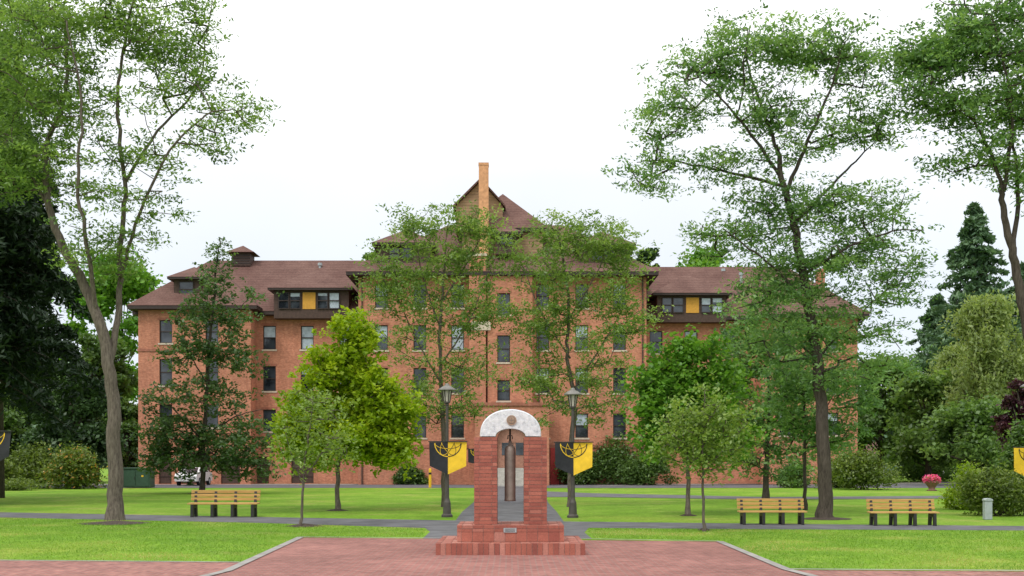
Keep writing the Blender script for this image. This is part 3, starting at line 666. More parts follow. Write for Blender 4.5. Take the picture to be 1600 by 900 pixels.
hp2=[(PX(a,YP),PX(b,YP),0.05,2.4) for a,b in ((248,268),(283,328),(345,375))]
wall_front(216,392,YP,0,zp,hp+hp2); [window(*h,YP) for h in hp]
hq=row([1228,1300],[(512,548),(578,614),(645,680)],YP)
wall_front(1190,1340,YP,0,zp2,hq); [window(*h,YP) for h in hq]
XL0,XL1=PX(216,YP),PX(392,YP); XR1=PX(1340,YP)
for xx,zz in ((XL0,zp),(XL1,zp),(XR,zp2),(XR1,zp2)): wall.quad((xx,YP,0),(xx,106,0),(xx,106,zz),(xx,YP,zz),'brick')
wall.quad((XL0,106,0),(XR1,106,0),(XR1,106,zp2),(XL0,106,zp2),'brick')
wall.quad((x0,108,0),(x1,108,0),(x1,108,zc),(x0,108,zc),'brick')
for lst,YY in ((hl2,YW),(hp2,YP)):
    for a,b,c,e in lst:
        m2=MB(); m2.box(a,b,YY+.16,YY+.2,c,e,'timber')
        for q in range(1,4): m2.box(a,b,YY+.13,YY+.16,c+(e-c)*q/4-.03,c+(e-c)*q/4+.03,'trim')
        m2.build('door',((a+b)/2,YY,0),bld)
for (a,b,c,e,Y) in ((XL0-.06,XL1+.06,549,545,YP),(XR-.06,XR1+.06,558,554,YP),(x0-.05,PX(733,88)-.02,700,695,YC),(bx1+.01,x1+.05,700,695,YC)):
    m2=MB(); m2.box(a,b,Y-.07,Y,PZ(c,Y),PZ(e,Y),'brickd'); m2.build('belt_course',((a+b)/2,Y,0),bld)
def hip(xa,xb,ya,yb,ze,zr,ra,rb_,dirn='x',k='shingle',fas=0.28):
    if dirn=='x':
        ym=(ya+yb)/2; P=[(xa,ya,ze),(xb,ya,ze),(xb,yb,ze),(xa,yb,ze),(ra,ym,zr),(rb_,ym,zr)]
        roof.add(P,[(0,1,5,4),(1,2,5),(2,3,4,5),(3,0,4)],k)
    else:
        xm=(xa+xb)/2; P=[(xa,ya,ze),(xb,ya,ze),(xb,yb,ze),(xa,yb,ze),(xm,ra,zr),(xm,rb_,zr)]
        roof.add(P,[(0,1,4),(1,2,5,4),(2,3,5),(3,0,4,5)],k)
    trim.box(xa+.04,xb-.04,ya+.04,yb-.04,ze-fas,ze-.004,'trim')
zrl=PZ(407,98.6)
hip(XL0-.9,x0+3,91.0,106.2,PZ(486,91),zrl,PX(330,98.6),x0+5)
hip(XL0-.7,XL1+.7,89.2,104,PZ(477,89.2),PZ(412,96),94.5,99,'y')
zrr=PZ(417,98.6)
hip(x1-3,XR1+.9,91.0,106.2,PZ(494,91),zrr,x1-4,PX(1230,98.6))
hip(XR-.7,XR1+.8,89.2,104,PZ(490,89.2),PZ(430,96),94.5,99,'y')
hip(x0-.9,x1+.9,87.9,108.5,PZ(424,87.9),PZ(352,98.2),PX(700,98.2),PX(880,98.2))
def dormer(pxa,pxb,Y,yt,yb,yr,yback,wins,panels=(),ov=0.45,sid='timber',yapex=3.0):
    a,b=PX(pxa,Y),PX(pxb,Y); z0=PZ(yb,Y)-0.6; z1=PZ(yt,Y)
    d=MB(); d.box(a,b,Y,yback,z0,z1,sid)
    for (p,q) in panels: d.box(PX(p,Y),PX(q,Y),Y-.05,Y,PZ(yb-3,Y),PZ(yt+4,Y),'yellowwood')
    ob=d.build('dormer',((a+b)/2,Y,z0),bld)
    for (p,q) in wins: window(PX(p,Y),PX(q,Y),PZ(yb-3,Y),PZ(yt+4,Y),Y-.24,sill=False,parent=ob,rec=.12)
    hip(a-ov,b+ov,Y-ov-.15,yback+.5,z1+.1,PZ(yr,Y+yapex),Y+yapex,yback,'y',fas=.18)
dormer(428,545,91.0,453,486,420,99,[(435,452),(453,470),(496,513),(514,531)],[(473,493)])
dormer(1027,1135,91.0,461,492,428,99,[(1034,1050),(1051,1068),(1095,1111),(1112,1129)],[(1072,1092)])
dormer(272,312,90.6,436,468,417,97,[(280,303)],yapex=2.2)
dormer(590,672,89.6,383,408,358,99,[(608,625),(627,644)],yapex=3.0)
dormer(905,985,89.6,385,410,362,99,[(925,942),(944,961)],yapex=3.0)
YT=91.0; ta,tb=PX(722,YT),PX(848,YT)
tw=MB(); tw.box(ta,tb,YT,98,PZ(405,YT),PZ(358,YT),'siding'); tw.build('tower',((ta+tb)/2,YT,PZ(405,YT)),bld)
hip(ta-.5,tb+.5,YT-.5,99,PZ(356,YT-.5),PZ(303,95),95,95.2,'y')
dormer(775,808,89.9,366,386,352,94,[(781,791),(792,802)],yapex=1.2)
YG=91.8; ga,gb=PX(708,YG),PX(790,YG); gm=PX(751,YG); ze=PZ(320,YG); za=PZ(279,YG)
g=MB(); g.prism([(ga+.25,ze-2.4),(gb-.25,ze-2.4),(gb-.25,ze-.1),(gm,za-.25),(ga+.25,ze-.1)],YG,96,'siding')
g.build('gable',BO,bld)
for ea in (ga,gb):
    roof.add([(ea-.0,YG-.35,ze-.1),(gm,YG-.35,za),(gm,97,za),(ea,97,ze-.1),(ea,YG-.35,ze-.28),(gm,YG-.35,za-.18),(gm,97,za-.18),(ea,97,ze-.28)],
     [(0,1,2,3),(7,6,5,4),(0,4,5,1),(3,2,6,7),(0,3,7,4)],'shingle')
roof.build('roof',BO,bld); trim.build('eave',BO,bld)
wall.build('wall',BO,bld)
ch=MB(); YH=90.9; ch.box(PX(748.5,YH),PX(763.5,YH),YH-.8,YH-.05,PZ(420,YH),PZ(262,YH),'tan'); ch.box(PX(748,YH),PX(764,YH),YH-.83,YH-.02,PZ(262,YH),PZ(258,YH),'tan'); ch.build('chimney',(PX(756,YH),YH,PZ(420,YH)),bld,label='tall narrow tan chimney')
ch=MB(); ch.box(PX(733,88),PX(759,88),88.0,88.96,0,PZ(400,88),'brick'); ch.box(PX(731,88),PX(761,88),87.9,89.0,PZ(400,88),PZ(396,88),'stone'); ch.build('chimney',(PX(746,88),88,0),bld,label='broad brick chimney stack running up the wall')
m2=MB(); m2.box(PX(735,88)+.08,PX(757,88)+.5,87.95,87.995,PZ(516,88),PZ(502,88),'stone'); m2.build('stone_panel',(PX(746,88),88,PZ(516,88)),bld)
ch=MB(); ch.box(PX(1279,95),PX(1289,95),95,96,PZ(455,95),PZ(420,95),'brick'); ch.build('chimney',(PX(1285,95),95,PZ(440,95)),bld)
v=MB(); YV=97.5; xa,xb=PX(362,YV),PX(391,YV); v.box(xa,xb,YV,YV+1.6,PZ(415,YV),PZ(396,YV),'timber')
for q in range(5): v.box(xa-.03,xb+.03,YV-.04,YV-.001,PZ(412-q*4,YV),PZ(410-q*4,YV),'trim')
v.build('ventilator',(xa,YV,PZ(415,YV)),bld)
xm=(xa+xb)/2; v=MB(); e=.45; z1=PZ(395,YV); v.add([(xa-e,YV-e,z1),(xb+e,YV-e,z1),(xb+e,YV+1.6+e,z1),(xa-e,YV+1.6+e,z1),(xm,YV+.8,PZ(381,YV))],[(0,1,4),(1,2,4),(2,3,4),(3,0,4),(3,2,1,0)],'shingle'); v.build('ventilator_roof',(xm,YV,z1),bld)
for px,py,Yp in ((820,343,93),(1130,424,98),(1158,430,96),(500,415,97.5)):
    v=MB(); v.lathe(PX(px,Yp),Yp,[(.12,PZ(py+14,Yp)),(.12,PZ(py,Yp)),(.2,PZ(py,Yp)),(.2,PZ(py-4,Yp))],8,'greybox'); v.build('vent_pipe',(PX(px,Yp),Yp,PZ(py+14,Yp)),bld)
YE=85.6; pa,pb=PX(742,YE),PX(858,YE); zt=PZ(634,YE)
pm=MB(); ax0,ax1=PX(776,YE),PX(826,YE); acx=(ax0+ax1)/2; ar=(ax1-ax0)/2; asz=PZ(690,YE)
arc=[(acx+ar*math.cos(t),asz+ar*1.0*math.sin(t)) for t in np.linspace(0,math.pi,15)]
pm.prism([(pa,0),(ax0,0),(ax0,asz)]+arc[::-1][1:8]+[(acx,zt),(pa,zt)],YE,YE+.5,'brick')
pm.prism([(acx,zt)]+[arc[::-1][7]]+arc[::-1][8:]+[(ax1,0),(pb,0),(pb,zt)],YE,YE+.5,'brick')
pm.box(pa,pa+.4,YE+.5,YC-.9,0,zt,'brick'); pm.box(pb-.4,pb,YE+.5,YC-.9,0,zt,'brick'); pm.box(pa-.1,pb+.1,YE-.12,YC-.85,zt+.002,zt+.25,'brickd')
pm.build('porch',BO,bld)
ring=MB()
for i in range(14):
    t0,t1=math.pi*i/14+.004,math.pi*(i+1)/14-.004
    ring.prism([(acx+ar*math.cos(t0),asz+ar*math.sin(t0)),(acx+(ar+.3)*math.cos(t0),asz+(ar+.3)*math.sin(t0)),(acx+(ar+.3)*math.cos(t1),asz+(ar+.3)*math.sin(t1)),(acx+ar*math.cos(t1),asz+ar*math.sin(t1))],YE-.05,YE+.02,'brickd')
ring.build('arch',BO,bld)
YD=YE+.30
dd=MB(); dd.box(ax0-.05,ax1+.05,YD,YD+.1,1.4,asz+ar,'brownpaint'); dd.box(acx-.04,acx+.04,YD-.03,YD,1.4,asz,'timber')
for s in (-1,1): dd.box(acx+s*.55-.3,acx+s*.55+.3,YD-.03,YD,2.4,3.4,'glass')
dd.box(ax0,ax1,YD-.04,YD,asz-.08,asz+.02,'brownpaint'); dd.build('door',(acx,YD,1.4),bld)
st=MB(); sa,sb=PX(770,84),PX(830,84)
for i in range(9): st.box(sa,sb,82.6+i*.33,YD,i*.155,(i+1)*.155-.001*(i),'stepstone')
st.build('steps',(acx,84,0),bld)
for xx in (sa+.05,sb-.05,(sa+sb)/2):
    rl=MB(); rl.tube([(xx,82.6,.15),(xx,82.6,1.05),(xx,85.5,2.4),(xx,85.5,1.4)],.03,6,'metal'); rl.build('handrail',(xx,84,0),bld)
rd=MB(); ra_,rb2=PX(860,YC),PX(888,YC); rd.box(ra_,rb2,YC-.12,YC-.002,0,PZ(700,YC),'reddoor'); rd.box((ra_+rb2)/2-.03,(ra_+rb2)/2+.03,YC-.14,YC-.12,0,PZ(702,YC),'trim'); rd.build('door',((ra_+rb2)/2,YC,0),bld,label='dark red double service door')
for xx in (PX(566,YC),PX(1004,YC),PX(842,YC)):
    dp=MB(); dp.tube([(xx,YC-.1,0),(xx,YC-.1,zc)],.06,6,'timber'); dp.build('downpipe',(xx,YC,0),bld)

# ------------------------------------------------------------ monument
MX=-0.03; MY=21.55
mo=(MX,MY+1.1,0)
mon=empty('brick_monument',mo,category='monument',label='brick monument with twin piers, white carved stone arch and stepped base')
def bricks(mb,x0,x1,y0,y1,z0,z1,bl,bh,rng,gap=0.010,th=0.09,tl=(0.15,0.85)):
    mb.box(x0+.006,x1-.006,y0+.006,y1-.006,z0,z1-.006,'mortar')
    n=max(1,round((z1-z0)/bh)); h=(z1-z0)/n
    for c in range(n):
        za=z0+c*h+gap/2; zb=z0+(c+1)*h-gap/2
        if c==n-1: zb=z1
        odd=c%2
        def run(a,b,full,fn):
            L=b-a; k=max(1,round(L/bl)); w=L/k; e=[a+w*i for i in range(k+1)]
            if odd and k>1: e=[a]+[a+w*(i+.5) for i in range(k)]+[b]
            for i in range(len(e)-1):
                if e[i+1]-e[i]>gap*2:
                    p=e[i]+gap/2; q=e[i+1]-gap/2
                    if full and i==0: p=e[i]
                    if full and i==len(e)-2: q=e[i+1]
                    fn(p,q,rng.uniform(-.0015,.0015))
        ex=0 if odd else th
        run(x0+ex,x1-ex,odd,lambda p,q,j: mb.box(p,q,y0+j,y0+th,za,zb,'mbrick',rng.uniform(*tl)))
        run(x0+ex,x1-ex,odd,lambda p,q,j: mb.box(p,q,y1-th,y1+j,za,zb,'mbrick',rng.uniform(*tl)))
        ex=th if odd else 0
        run(y0+ex,y1-ex,not odd,lambda p,q,j: mb.box(x0+j,x0+th,p,q,za,zb,'mbrick',rng.uniform(*tl)))
        run(y0+ex,y1-ex,not odd,lambda p,q,j: mb.box(x1-th,x1+j,p,q,za,zb,'mbrick',rng.uniform(*tl)))
def toppave(mb,x0,x1,y0,y1,z,rng):
    nx=round((x1-x0)/.2); ny=round((y1-y0)/.1)
    for i in range(nx):
        for j in range(ny):
            a=x0+(x1-x0)*i/nx; b=x0+(x1-x0)*(i+1)/nx; c=y0+(y1-y0)*j/ny; d=y0+(y1-y0)*(j+1)/ny
            mb.box(a+.005,b-.005,c+.005,d-.005,z-.02,z+.002,'mbrick',rng.uniform(.4,1))
rg=random.Random(8)
t1=MB(); bricks(t1,MX-1.48,MX+1.48,MY,MY+2.3,0.0,.235,.105,.235,rg,gap=.010,tl=(.25,.85)); toppave(t1,MX-1.38,MX+1.38,MY+.1,MY+2.2,.234,rg); t1.build('lower_step',mo,mon,tint=True)
t2=MB(); bricks(t2,MX-1.08,MX+1.08,MY+.42,MY+1.95,.238,.435,.22,.2,rg,gap=.010,tl=(.3,.85)); bricks(t2,MX-1.08,MX+1.08,MY+.42,MY+1.95,.437,.57,.22,.068,rg,tl=(.35,.8)); toppave(t2,MX-.98,MX+.98,MY+.52,MY+1.85,.569,rg); t2.build('upper_step',mo,mon,tint=True)
ZC0=.573; ZC1=2.36
for s in (-1,1):
    p=MB(); a,b=(MX-.745,MX-.275) if s<0 else (MX+.275,MX+.745)
    bricks(p,a,b,MY+.72,MY+1.55,ZC0,ZC1,.20,.0745,rg,gap=.010,tl=(.3,.75))
    p.build('pier',((a+b)/2,MY+1.1,ZC0),mon,tint=True)
ar_=MB(); n=28; oy0,oy1=MY+.78,MY+1.48
outer=[(MX+.63*math.cos(t),ZC1+.02+.56*math.sin(t)**.82) for t in np.linspace(0,math.pi,n)]
inner=[(MX+.31*math.cos(t),ZC1+.02+.16*math.sin(t)) for t in np.linspace(0,math.pi,n)]
vs=[];fs=[]
for yy in (oy0,oy0+.06,oy1-.06,oy1):
    sc=0.96 if yy in (oy0,oy1) else 1.0
    for (x,z) in outer: vs.append((MX+(x-MX)*sc,yy,ZC1+.02+(z-ZC1-.02)*sc))
    for (x,z) in inner: vs.append((x,yy,z))
S=2*n
for r in range(3):
    for i in range(n-1):
        fs.append((r*S+i,(r+1)*S+i,(r+1)*S+i+1,r*S+i+1)); fs.append((r*S+n+i,r*S+n+i+1,(r+1)*S+n+i+1,(r+1)*S+n+i))
    fs.append((r*S,r*S+n,(r+1)*S+n,(r+1)*S)); fs.append((r*S+n-1,(r+1)*S+n-1,(r+1)*S+S-1,r*S+S-1))
for i in range(n-1):
    fs.append((i,i+1,n+i+1,n+i)); fs.append((3*S+i,3*S+n+i,3*S+n+i+1,3*S+i+1))
ar_.add(vs,fs,'marble')
ar_.build('arch',(MX,MY+1.1,ZC1),mon)
md=MB()
def disc(mb,cx,cz,r,y0,y1,k,n=24):
    mb.prism([(cx+r*math.cos(2*math.pi*i/n),cz+r*math.sin(2*math.pi*i/n)) for i in range(n)],y0,y1,k)
mz=ZC1+.35
disc(md,MX+.02,mz,.102,oy0-.03,oy0+.01,'medal'); disc(md,MX+.02,mz,.078,oy0-.035,oy0-.03,'bronze'); disc(md,MX+.02,mz,.064,oy0-.045,oy0-.035,'medal')
md.box(MX-.035,MX+.075,oy0-.05,oy0-.045,mz-.006,mz+.006,'bronze'); md.box(MX+.014,MX+.026,oy0-.051,oy0-.045,mz-.05,mz+.05,'bronze')
md.build('medallion',(MX,oy0,mz),mon)
pq=MB(); pq.box(MX-.14,MX+.12,MY+.40,MY+.417,.43,.52,'greybox')
for q in range(3): pq.box(MX-.11,MX+.09,MY+.397,MY+.40,.448+q*.024,.456+q*.024,'trim')
pq.build('plaque',(MX,MY+.41,.47),mon)
bo=(MX-.01,MY+1.1,1.06)
bell=empty('bell',bo,category='bell',label='long bronze cylinder bell hanging between the brick piers')
bb=MB(); bx=MX-.01; bb.lathe(bx,MY+1.1,[(.10,1.05),(.116,1.04),(.118,1.06),(.114,1.09),(.114,2.08),(.108,2.13),(.09,2.175),(.06,2.20),(.036,2.215),(.034,2.29)],28,'bronze'); bb.build('bell_body',bo,bell,smooth=True)
bb=MB(); bb.tube([(bx,MY+1.1,2.28),(bx,MY+1.1,2.55)],.02,8,'metal'); bb.tube([(bx-.05,MY+1.1,2.33),(bx-.04,MY+1.1,2.40),(bx+.04,MY+1.1,2.40),(bx+.05,MY+1.1,2.33)],.012,6,'metal'); bb.build('hanger',bo,bell)

# ------------------------------------------------------------ benches
def make_bench(px,py,label):
    x,y=G(px,py); o=(x,y,0); b=empty('park_bench',o,category='bench',group='park benches along the path',label=label)
    L=1.17
    s=MB()
    for i in range(4): s.box(x-L,x+L,y-.16+i*.115,y-.16+i*.115+.095,.43+.004*i,.475+.004*i,'wood')
    s.build('seat',o,b,bevel=.006)
    s=MB()
    for i in range(3):
        z=.55+i*.125; yy=y+.27+i*.03; s.box(x-L,x+L,yy,yy+.04,z,z+.10,'wood')
    s.build('backrest',o,b,bevel=.006)
    for i in range(4):
        lx=x-L+.16+i*(2*L-.32)/3
        l=MB(); w=.045
        l.prism([(y-.20,0),(y-.08,0),(y-.05,.30),(y+.20,.30),(y+.26,0),(y+.38,0),(y+.33,.45),(y+.385,.88),(y+.335,.88),(y+.25,.50),(y+.22,.425),(y-.18,.425)],lx-w,lx+w,'metal','x')
        l.build('leg',(lx,y,0),b)
    return b
b1=make_bench(349,808,'slatted wooden park bench with black legs beside the path')
for px,py in ((1207,820),(1412,821.5)):
    x,y=G(px,py); c=copy_thing(b1,(x,y,0)); c.scale=(.85,.85,.85)

# ------------------------------------------------------------ lamps
def make_lamp(px,py,topy,Y=None,h=None):
    if Y is None: Y=GY(py)
    x=PX(px,Y);o=(x,Y,0); h=h or PZ(topy,Y)
    l=empty('street_lamp',o,category='street lamp',group='lamp posts flanking the walk',label='dark bronze lamp post with lantern head and flat cap')
    m=MB(); m.lathe(x,Y,[(.19,0),(.19,.07),(.14,.12),(.12,.5),(.085,.6),(.075,.65),(.058,2.2),(.05,h-.75),(.065,h-.73),(.065,h-.69),(.045,h-.66)],14,'bronzepole'); m.build('pole',o,l,smooth=False)
    m=MB(); m.lathe(x,Y,[(.075,h-.64),(.09,h-.60),(.145,h-.26),(.15,h-.25)],10,'lampglass'); m.build('lantern_glass',(x,Y,h-.8),l)
    m=MB()
    for i in range(6):
        a=2*math.pi*i/6; m.tube([(x+.095*math.cos(a),Y+.095*math.sin(a),h-.64),(x+.16*math.cos(a),Y+.16*math.sin(a),h-.25)],.016,4,'bronzepole')
    m.lathe(x,Y,[(.06,h-.68),(.11,h-.66),(.11,h-.62)],10,'bronzepole'); m.build('lantern_frame',(x,Y,h-.8),l)
    m=MB(); m.lathe(x,Y,[(.22,h-.25),(.30,h-.23),(.29,h-.20),(.16,h-.11),(.09,h-.08),(.07,h-.03),(.03,h)],14,'lampcap'); m.build('lamp_cap',(x,Y,h-.3),l)
    return x,Y
L1=make_lamp(698.5,808,599); L2=make_lamp(895,809,606)
# ------------------------------------------------------------ banners
def banner(x,y,zt,w,hc,hs,label,flip=False,ph=0):
    o=(x,y,zt); b=empty('banner',o,category='banner',group='black and yellow banners',label=label)
    def D(u,v): return y-.06+ .05*math.sin(u*5+ph)*min(1,v*1.5)+.03*math.sin(v*4+u*3)
    def P(u,v,d=0): return (x+u*(1-.03*v),D(u,v)-d,zt-v)
    nx,nz=20,14
    c=MB()
    for i in range(nx):
        for j in range(nz):
            def q(a,bb):
                u=-w/2+w*a/nx; hh=hs+(hc-hs)*(1-abs(u)/(w/2)); return P(u,hh*bb/nz)
            k=('kbanner' if i<nx/2 else 'ybanner')
            if flip: k='ybanner' if i<nx/2 else 'kbanner'
            c.quad(q(i,j+1),q(i+1,j+1),q(i+1,j),q(i,j),k)
    c.build('cloth',o,b,smooth=True)
    e=MB()
    def ribbon(pts,wd):
        for i in range(len(pts)-1):
            (a0,b0),(a1,b1)=pts[i],pts[i+1]; dx,dy=a1-a0,b1-b0; l=math.hypot(dx,dy)+1e-9; nx_,ny_=-dy/l*wd/2,dx/l*wd/2
            um=(a0+a1)/2
            if abs(um)>w/2-.02 or min(b0,b1)<0.01: continue
            k='ybanner' if (um<0)!=flip else 'kbanner'
            e.quad(P(a0+nx_,b0+ny_,.008),P(a1+nx_,b1+ny_,.008),P(a1-nx_,b1-ny_,.008),P(a0-nx_,b0-ny_,.008),k)
    R=.40*w/1.25*1.1
    def el(cx,cy,rx,ry,rot=0): 
        return [(cx+rx*math.cos(t)*math.cos(rot)-ry*math.sin(t)*math.sin(rot),cy+rx*math.cos(t)*math.sin(rot)+ry*math.sin(t)*math.cos(rot)) for t in np.linspace(0,2*math.pi,65)]
    ribbon(el(0,.04,R,R),.028); ribbon(el(0,.04,R*.42,R*.98,.5),.015); ribbon(el(0,.04,R*.42,R*.98,-.5),.015); ribbon(el(0,.04,R*.98,R*.4,0),.015)
    if e.v: e.build('emblem',o,b)
    a=MB(); a.tube([(x-w/2-.03,y-.07,zt+.02),(x+w/2+.03,y-.07,zt+.02)],.018,6,'metal'); a.build('banner_arm',o,b)
Yl=L1[1]
banner(L1[0]+.04,Yl-.1,PZ(691,Yl),1.25,1.08,.80,'black and yellow banner with globe emblem hung on lamp post')
banner(L2[0]+.02,L2[1]-.1,PZ(692,L2[1]),1.25,1.08,.80,'black and yellow banner with globe emblem hung on lamp post',ph=1.2)
a=make_lamp(-14,0,0,36,4.7); banner(a[0],a[1]-.1,PZ(675,36),1.45,1.15,.80,'black and yellow banner with globe emblem hung on lamp post',ph=.5,flip=True)
a=make_lamp(1608,0,0,38,4.7); banner(a[0],a[1]-.1,PZ(700,38),1.25,1.08,.8,'black and yellow banner with globe emblem hung on lamp post',ph=2,flip=True)
banner(PX(746,58),58,PZ(702,58),1.0,.8,.7,'dark banner hanging by the walk to the entrance',ph=1)

# ------------------------------------------------------------ small things
def pedestal(px,py):
    x,y=G(px,py);o=(x,y,0); e=empty('utility_pedestal',o,category='utility box',label='short grey utility pedestal standing on the lawn')
    m=MB(); m.box(x-.12,x+.12,y-.10,y+.10,0,.60,'greybox'); m.build('cabinet',o,e,bevel=.02)
    m=MB(); m.prism([(x-.135,.602),(x+.135,.602),(x+.13,.65),(x+.05,.69),(x-.05,.69),(x-.13,.65)],y-.12,y+.12,'greybox'); m.build('lid',o,e,bevel=.01)
    m=MB(); m.box(x-.08,x+.08,y-.108,y-.102,.2,.5,'greybox'); m.build('door',o,e)
pedestal(1543,812)
def gbox():
    x,y=G(216,762.5);o=(x,y,0);e=empty('utility_box',o,category='utility box',label='dark green steel utility cabinet by the service road')
    m=MB(); m.box(x-1.0,x+1.0,y-.5,y+.6,0.05,1.35,'greenbox'); m.build('cabinet',o,e,bevel=.03)
    m=MB(); m.box(x-1.06,x+1.06,y-.56,y+.66,1.352,1.46,'greenbox'); m.build('lid',o,e,bevel=.02)
    m=MB(); m.box(x-.92,x-.03,y-.53,y-.503,.15,1.25,'greenbox'); m.box(x-.1,x-.06,y-.56,y-.53,.6,.8,'metal'); m.build('door',o,e)
    m=MB(); m.box(x+.03,x+.92,y-.53,y-.503,.15,1.25,'greenbox'); m.build('door',o,e)
    m=MB(); m.box(x+.4,x+.55,y-.536,y-.531,.8,.92,'yellow'); m.build('warning_sticker',o,e)
gbox()
def bollard(px,py):
    x,y=G(px,py);o=(x,y,0);e=empty('bollard',o,category='bollard',label='yellow steel bollard by the service road')
    m=MB(); m.lathe(x,y,[(.10,0),(.10,1.3),(.085,1.36),(.04,1.40)],12,'yellow'); m.build('post',o,e,smooth=False)
    m=MB(); m.lathe(x,y,[(.103,.95),(.103,1.1)],12,'rubber'); m.build('band',o,e)
bollard(672,762)
def planter(px,py):
    x,y=G(px,py);o=(x,y,0);e=empty('flower_planter',o,category='planter',label='terracotta bowl planter full of pink flowers beside the walk')
    m=MB(); m.lathe(x,y,[(.42,0),(.42,.08),(.25,.14),(.3,.3),(.55,.62),(.62,.72),(.62,.8),(.52,.8),(.5,.7)],18,'dirt'); m.build('bowl',o,e,smooth=True)
    rng=np.random.default_rng(7); C,ch=blobtree_pts([(x,y,.95,.62,.6,.32),(x-.3,y,.85,.35,.4,.25),(x+.3,y,.88,.35,.4,.25)],2200,rng,.15,.3)
    me=leaf_mesh('flowers',C,.14,.12,rng.random(len(C)),rng,['fl_pink','lf_maple'],.5,o,mi=(rng.random(len(C))<.15)*1); mkobj('flowers',me,o,e)
    e.scale=(.75,.75,.8)
planter(1456,767)
def car(x,y,rot,paint,label,sc=1):
    o=(x,y,0); k='paint_'+label[:5]; M[k]=m_plain(k,paint,.3,var=.04,spec=.8)
    e=empty('parked_car',o,category='car',group='parked cars',label=label)
    prof=[(-2.2,.35),(-2.25,.75),(-2.1,.95),(-1.5,1.02),(-.75,1.42),(.7,1.45),(1.55,1.05),(2.15,.98),(2.25,.6),(2.2,.35)]
    m=MB(); n=len(prof); W=.86
    vs=[]
    for yy in (-W,-W*.98,W*.98,W):
        for a,b in prof: vs.append((a*(1 if abs(yy)<W else .99),yy*(1-.2*max(0,(b-.95))/.5),b))
    fs=[tuple(range(n))[::-1],tuple(3*n+i for i in range(n))]
    for r in range(3):
        for i in range(n): fs.append((r*n+i,r*n+(i+1)%n,(r+1)*n+(i+1)%n,(r+1)*n+i))
    m.add(vs,fs,k); ob=m.build('body',(0,0,0),None,bevel=.05); ob.parent=e
    for s in (-1,1):
        g=MB(); g.add([(-1.25,s*.83,1.03),(1.3,s*.83,1.03),(.65,s*.745,1.38),(-.7,s*.745,1.37)],[(0,1,2,3)],'glass'); ob=g.build('window',(0,0,0)); ob.parent=e
    g=MB(); g.add([(-1.58,-.68,1.0),(-1.58,.68,1.0),(-.82,.6,1.41),(-.82,-.6,1.41)],[(0,1,2,3)],'glass'); ob=g.build('windscreen',(0,0,0)); ob.parent=e
    g=MB(); g.add([(1.64,-.68,1.05),(1.64,.68,1.05),(.80,.6,1.44),(.80,-.6,1.44)],[(0,1,2,3)],'glass'); ob=g.build('rear_window',(0,0,0)); ob.parent=e
    for sx in (-1.35,1.35):
        for s in (-1,1):
            w=MB(); nn=16
            w.prism([(sx+.32*math.cos(2*math.pi*i/nn),.32+.32*math.sin(2*math.pi*i/nn)) for i in range(nn)],s*.68,s*.88,'rubber')
            w.prism([(sx+.19*math.cos(2*math.pi*i/nn),.32+.19*math.sin(2*math.pi*i/nn)) for i in range(nn)],s*.88,s*.89,'greybox')
            ob=w.build('wheel',(0,0,0)); ob.parent=e
    for s in (-1,1):
        w=MB(); w.box(-2.27,-2.2,s*.6-.15,s*.6+.15,.68,.8,'white'); ob=w.build('headlight',(0,0,0)); ob.parent=e
    e.rotation_euler=(0,0,rot); e.scale=(sc,sc,sc)
car(PX(303,86.5),86.5+0,math.pi/2,(.75,.75,.75),'white car parked beside the brick building')
car(PX(1405,190),190,.2,(.05,.12,.35),'blue car parked on the distant paved lot')
car(PX(1440,200),200,.1,(.6,.6,.6),'silver car parked on the distant paved lot')
car(PX(1470,195),195,0,(.3,.03,.03),'crimson car parked on the distant paved lot')
hx,hy=PX(1455,230),230; ho=(hx,hy,0); h=empty('distant_house',ho,category='building',label='pale low building beyond the parked cars')
m=MB(); m.box(hx-13,hx+11,hy,hy+8,0,3.6,'white'); m.build('wall',ho,h)
m=MB(); m.prism([(hy-.8,3.6),(hy+8.8,3.6),(hy+4,6.2)],hx-14,hx+12,'shingle','x'); m.build('roof',ho,h)
for i in range(6):
    m=MB(); m.box(hx-11+i*3.8,hx-9+i*3.8,hy-.05,hy-.002,1,2.5,'glass'); m.build('window',(hx-10+i*3.8,hy,1),h)

# grass blades
rng=np.random.default_rng(77)
def inpoly(px,py,poly):
    ins=np.zeros(len(px),bool); n=len(poly)
    for i in range(n):
        x1_,y1_=poly[i];x2_,y2_=poly[(i+1)%n]
        c=((y1_>py)!=(y2_>py))&(px<(x2_-x1_)*(py-y1_)/(y2_-y1_+1e-12)+x1_); ins^=c
    return ins
lawns=[[(-16,G(0,876.5)[1]+.12),G(0,876.0),G(375,878.8),G(462,841),G(655,840),G(668,831),G(660,826.5),G(400,818),G(0,809.5),(-20,GY(811))],
 [G(918,826),G(918,832),G(930,841),G(1126,845.5),G(1236,889.5),G(1600,892.3),(16,GY(892)),(22,GY(830)),G(1600,830),G(1200,828)]]
CC=[]
for lw in lawns:
    A=np.array(lw); k=80000
    p=rng.uniform(A.min(0),A.max(0),size=(k,2)); p=p[inpoly(p[:,0],p[:,1],lw)]; CC.append(p)
P=np.concatenate(CC)
pt=np.zeros(len(P))
for i in range(16):
    k_=rng.uniform(.4,3.6); th=rng.uniform(0,6.28); pt+=np.sin((P[:,0]*math.cos(th)+P[:,1]*math.sin(th))*k_+rng.uniform(0,6.28))/(0.6+k_)**.6
pt=(pt-pt.mean())/pt.std(); pt=np.clip(.20+pt*.34,0,1)
C=np.column_stack([P,np.full(len(P),.010)])
M['lf_grass']=m_leaf('grass_blade',(0.13,0.265,0.020),(0.21,0.35,0.036),(0.46,0.43,0.13),.3)
n=len(C); u=rng.normal(size=(n,3))*np.array([.5,.5,0])+np.array([0,0,1.0]); 
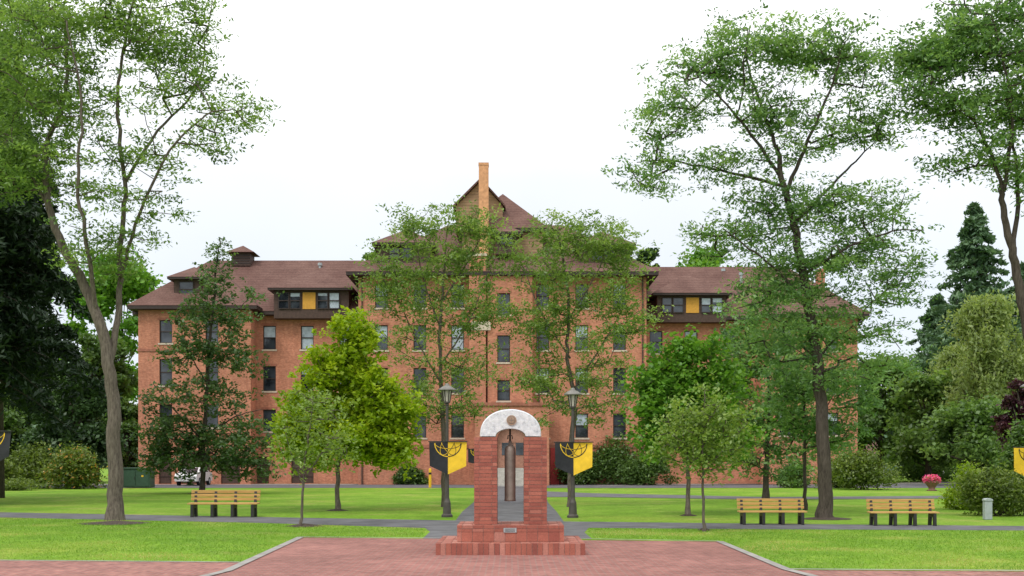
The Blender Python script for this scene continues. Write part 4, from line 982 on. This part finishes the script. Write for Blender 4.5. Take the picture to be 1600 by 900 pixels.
hgt=rng.uniform(.012,.038,size=(n,1)); sd=rng.normal(size=(n,3)); sd[:,2]=0; sd/=np.linalg.norm(sd,axis=1)[:,None]; 
V=np.stack([C-sd*.009,C+sd*.009,C+u*hgt],axis=1).reshape(-1,3)
me=bpy.data.meshes.new('grass_tufts'); me.vertices.add(3*n); me.vertices.foreach_set('co',V.ravel()); me.loops.add(3*n); me.loops.foreach_set('vertex_index',np.arange(3*n,dtype=np.int32)); me.polygons.add(n); me.polygons.foreach_set('loop_start',np.arange(0,3*n,3,dtype=np.int32))
me.materials.append(M['lf_grass']); at=me.attributes.new('tint','FLOAT','FACE'); at.data.foreach_set('value',(rng.random(n)*.35+pt*.75).astype(np.float32)); me.update(calc_edges=True)
mkobj('grass_tufts',me,(0,0,0),kind='stuff',label='short mown grass blades of the lawn',category='grass')

# ------------------------------------------------------------ light
w=bpy.data.worlds.new('World'); scene.world=w; w.use_nodes=True; nt=w.node_tree; nt.nodes.clear()
out=nt.nodes.new('ShaderNodeOutputWorld'); bg=nt.nodes.new('ShaderNodeBackground'); bg.inputs[1].default_value=0.14
sky=nt.nodes.new('ShaderNodeTexSky'); sky.sky_type='NISHITA'; sky.sun_disc=False
EL=math.radians(52); AZ=math.radians(215)
sky.sun_elevation=EL; sky.sun_rotation=AZ
tc=nt.nodes.new('ShaderNodeTexCoord'); sp=nt.nodes.new('ShaderNodeSeparateXYZ'); nt.links.new(tc.outputs['Generated'],sp.inputs[0])
g=ramp(nt,sp.outputs[2],[(0.0,(0.54,0.58,0.63)),(0.15,(0.565,0.60,0.65)),(0.25,(0.65,0.67,0.70)),(0.42,(1,1,1))])
nz=ramp(nt,noise(nt,tc.outputs['Generated'],2.2,5,.55),[(0.3,0.93),(0.7,1.05)])
cl=mixc(nt,1.0,g,nz,'MULTIPLY'); cl=mixc(nt,1.0,cl,(12,12,12),'MULTIPLY')
nt.links.new(mixc(nt,0.9,sky.outputs[0],cl),bg.inputs[0]); nt.links.new(bg.outputs[0],out.inputs[0])
sl=bpy.data.lights.new('sun','SUN'); sl.energy=1.5; sl.angle=math.radians(16); sl.color=(1,.96,.9)
so=bpy.data.objects.new('sun',sl); scene.collection.objects.link(so)
d=Vector((math.sin(AZ)*math.cos(EL),math.cos(AZ)*math.cos(EL),math.sin(EL)))
so.rotation_euler=d.to_track_quat('Z','Y').to_euler()
# ------------------------------------------------------------ camera
cam=bpy.data.cameras.new('camera'); co=bpy.data.objects.new('camera',cam); scene.collection.objects.link(co)
cam.sensor_width=36; cam.lens=36*F/1600; cam.shift_y=(HY-450)/1600.0; cam.clip_end=8000; cam.clip_start=.1
co.location=(0,0,H); co.rotation_euler=(math.pi/2,0,0); scene.camera=co
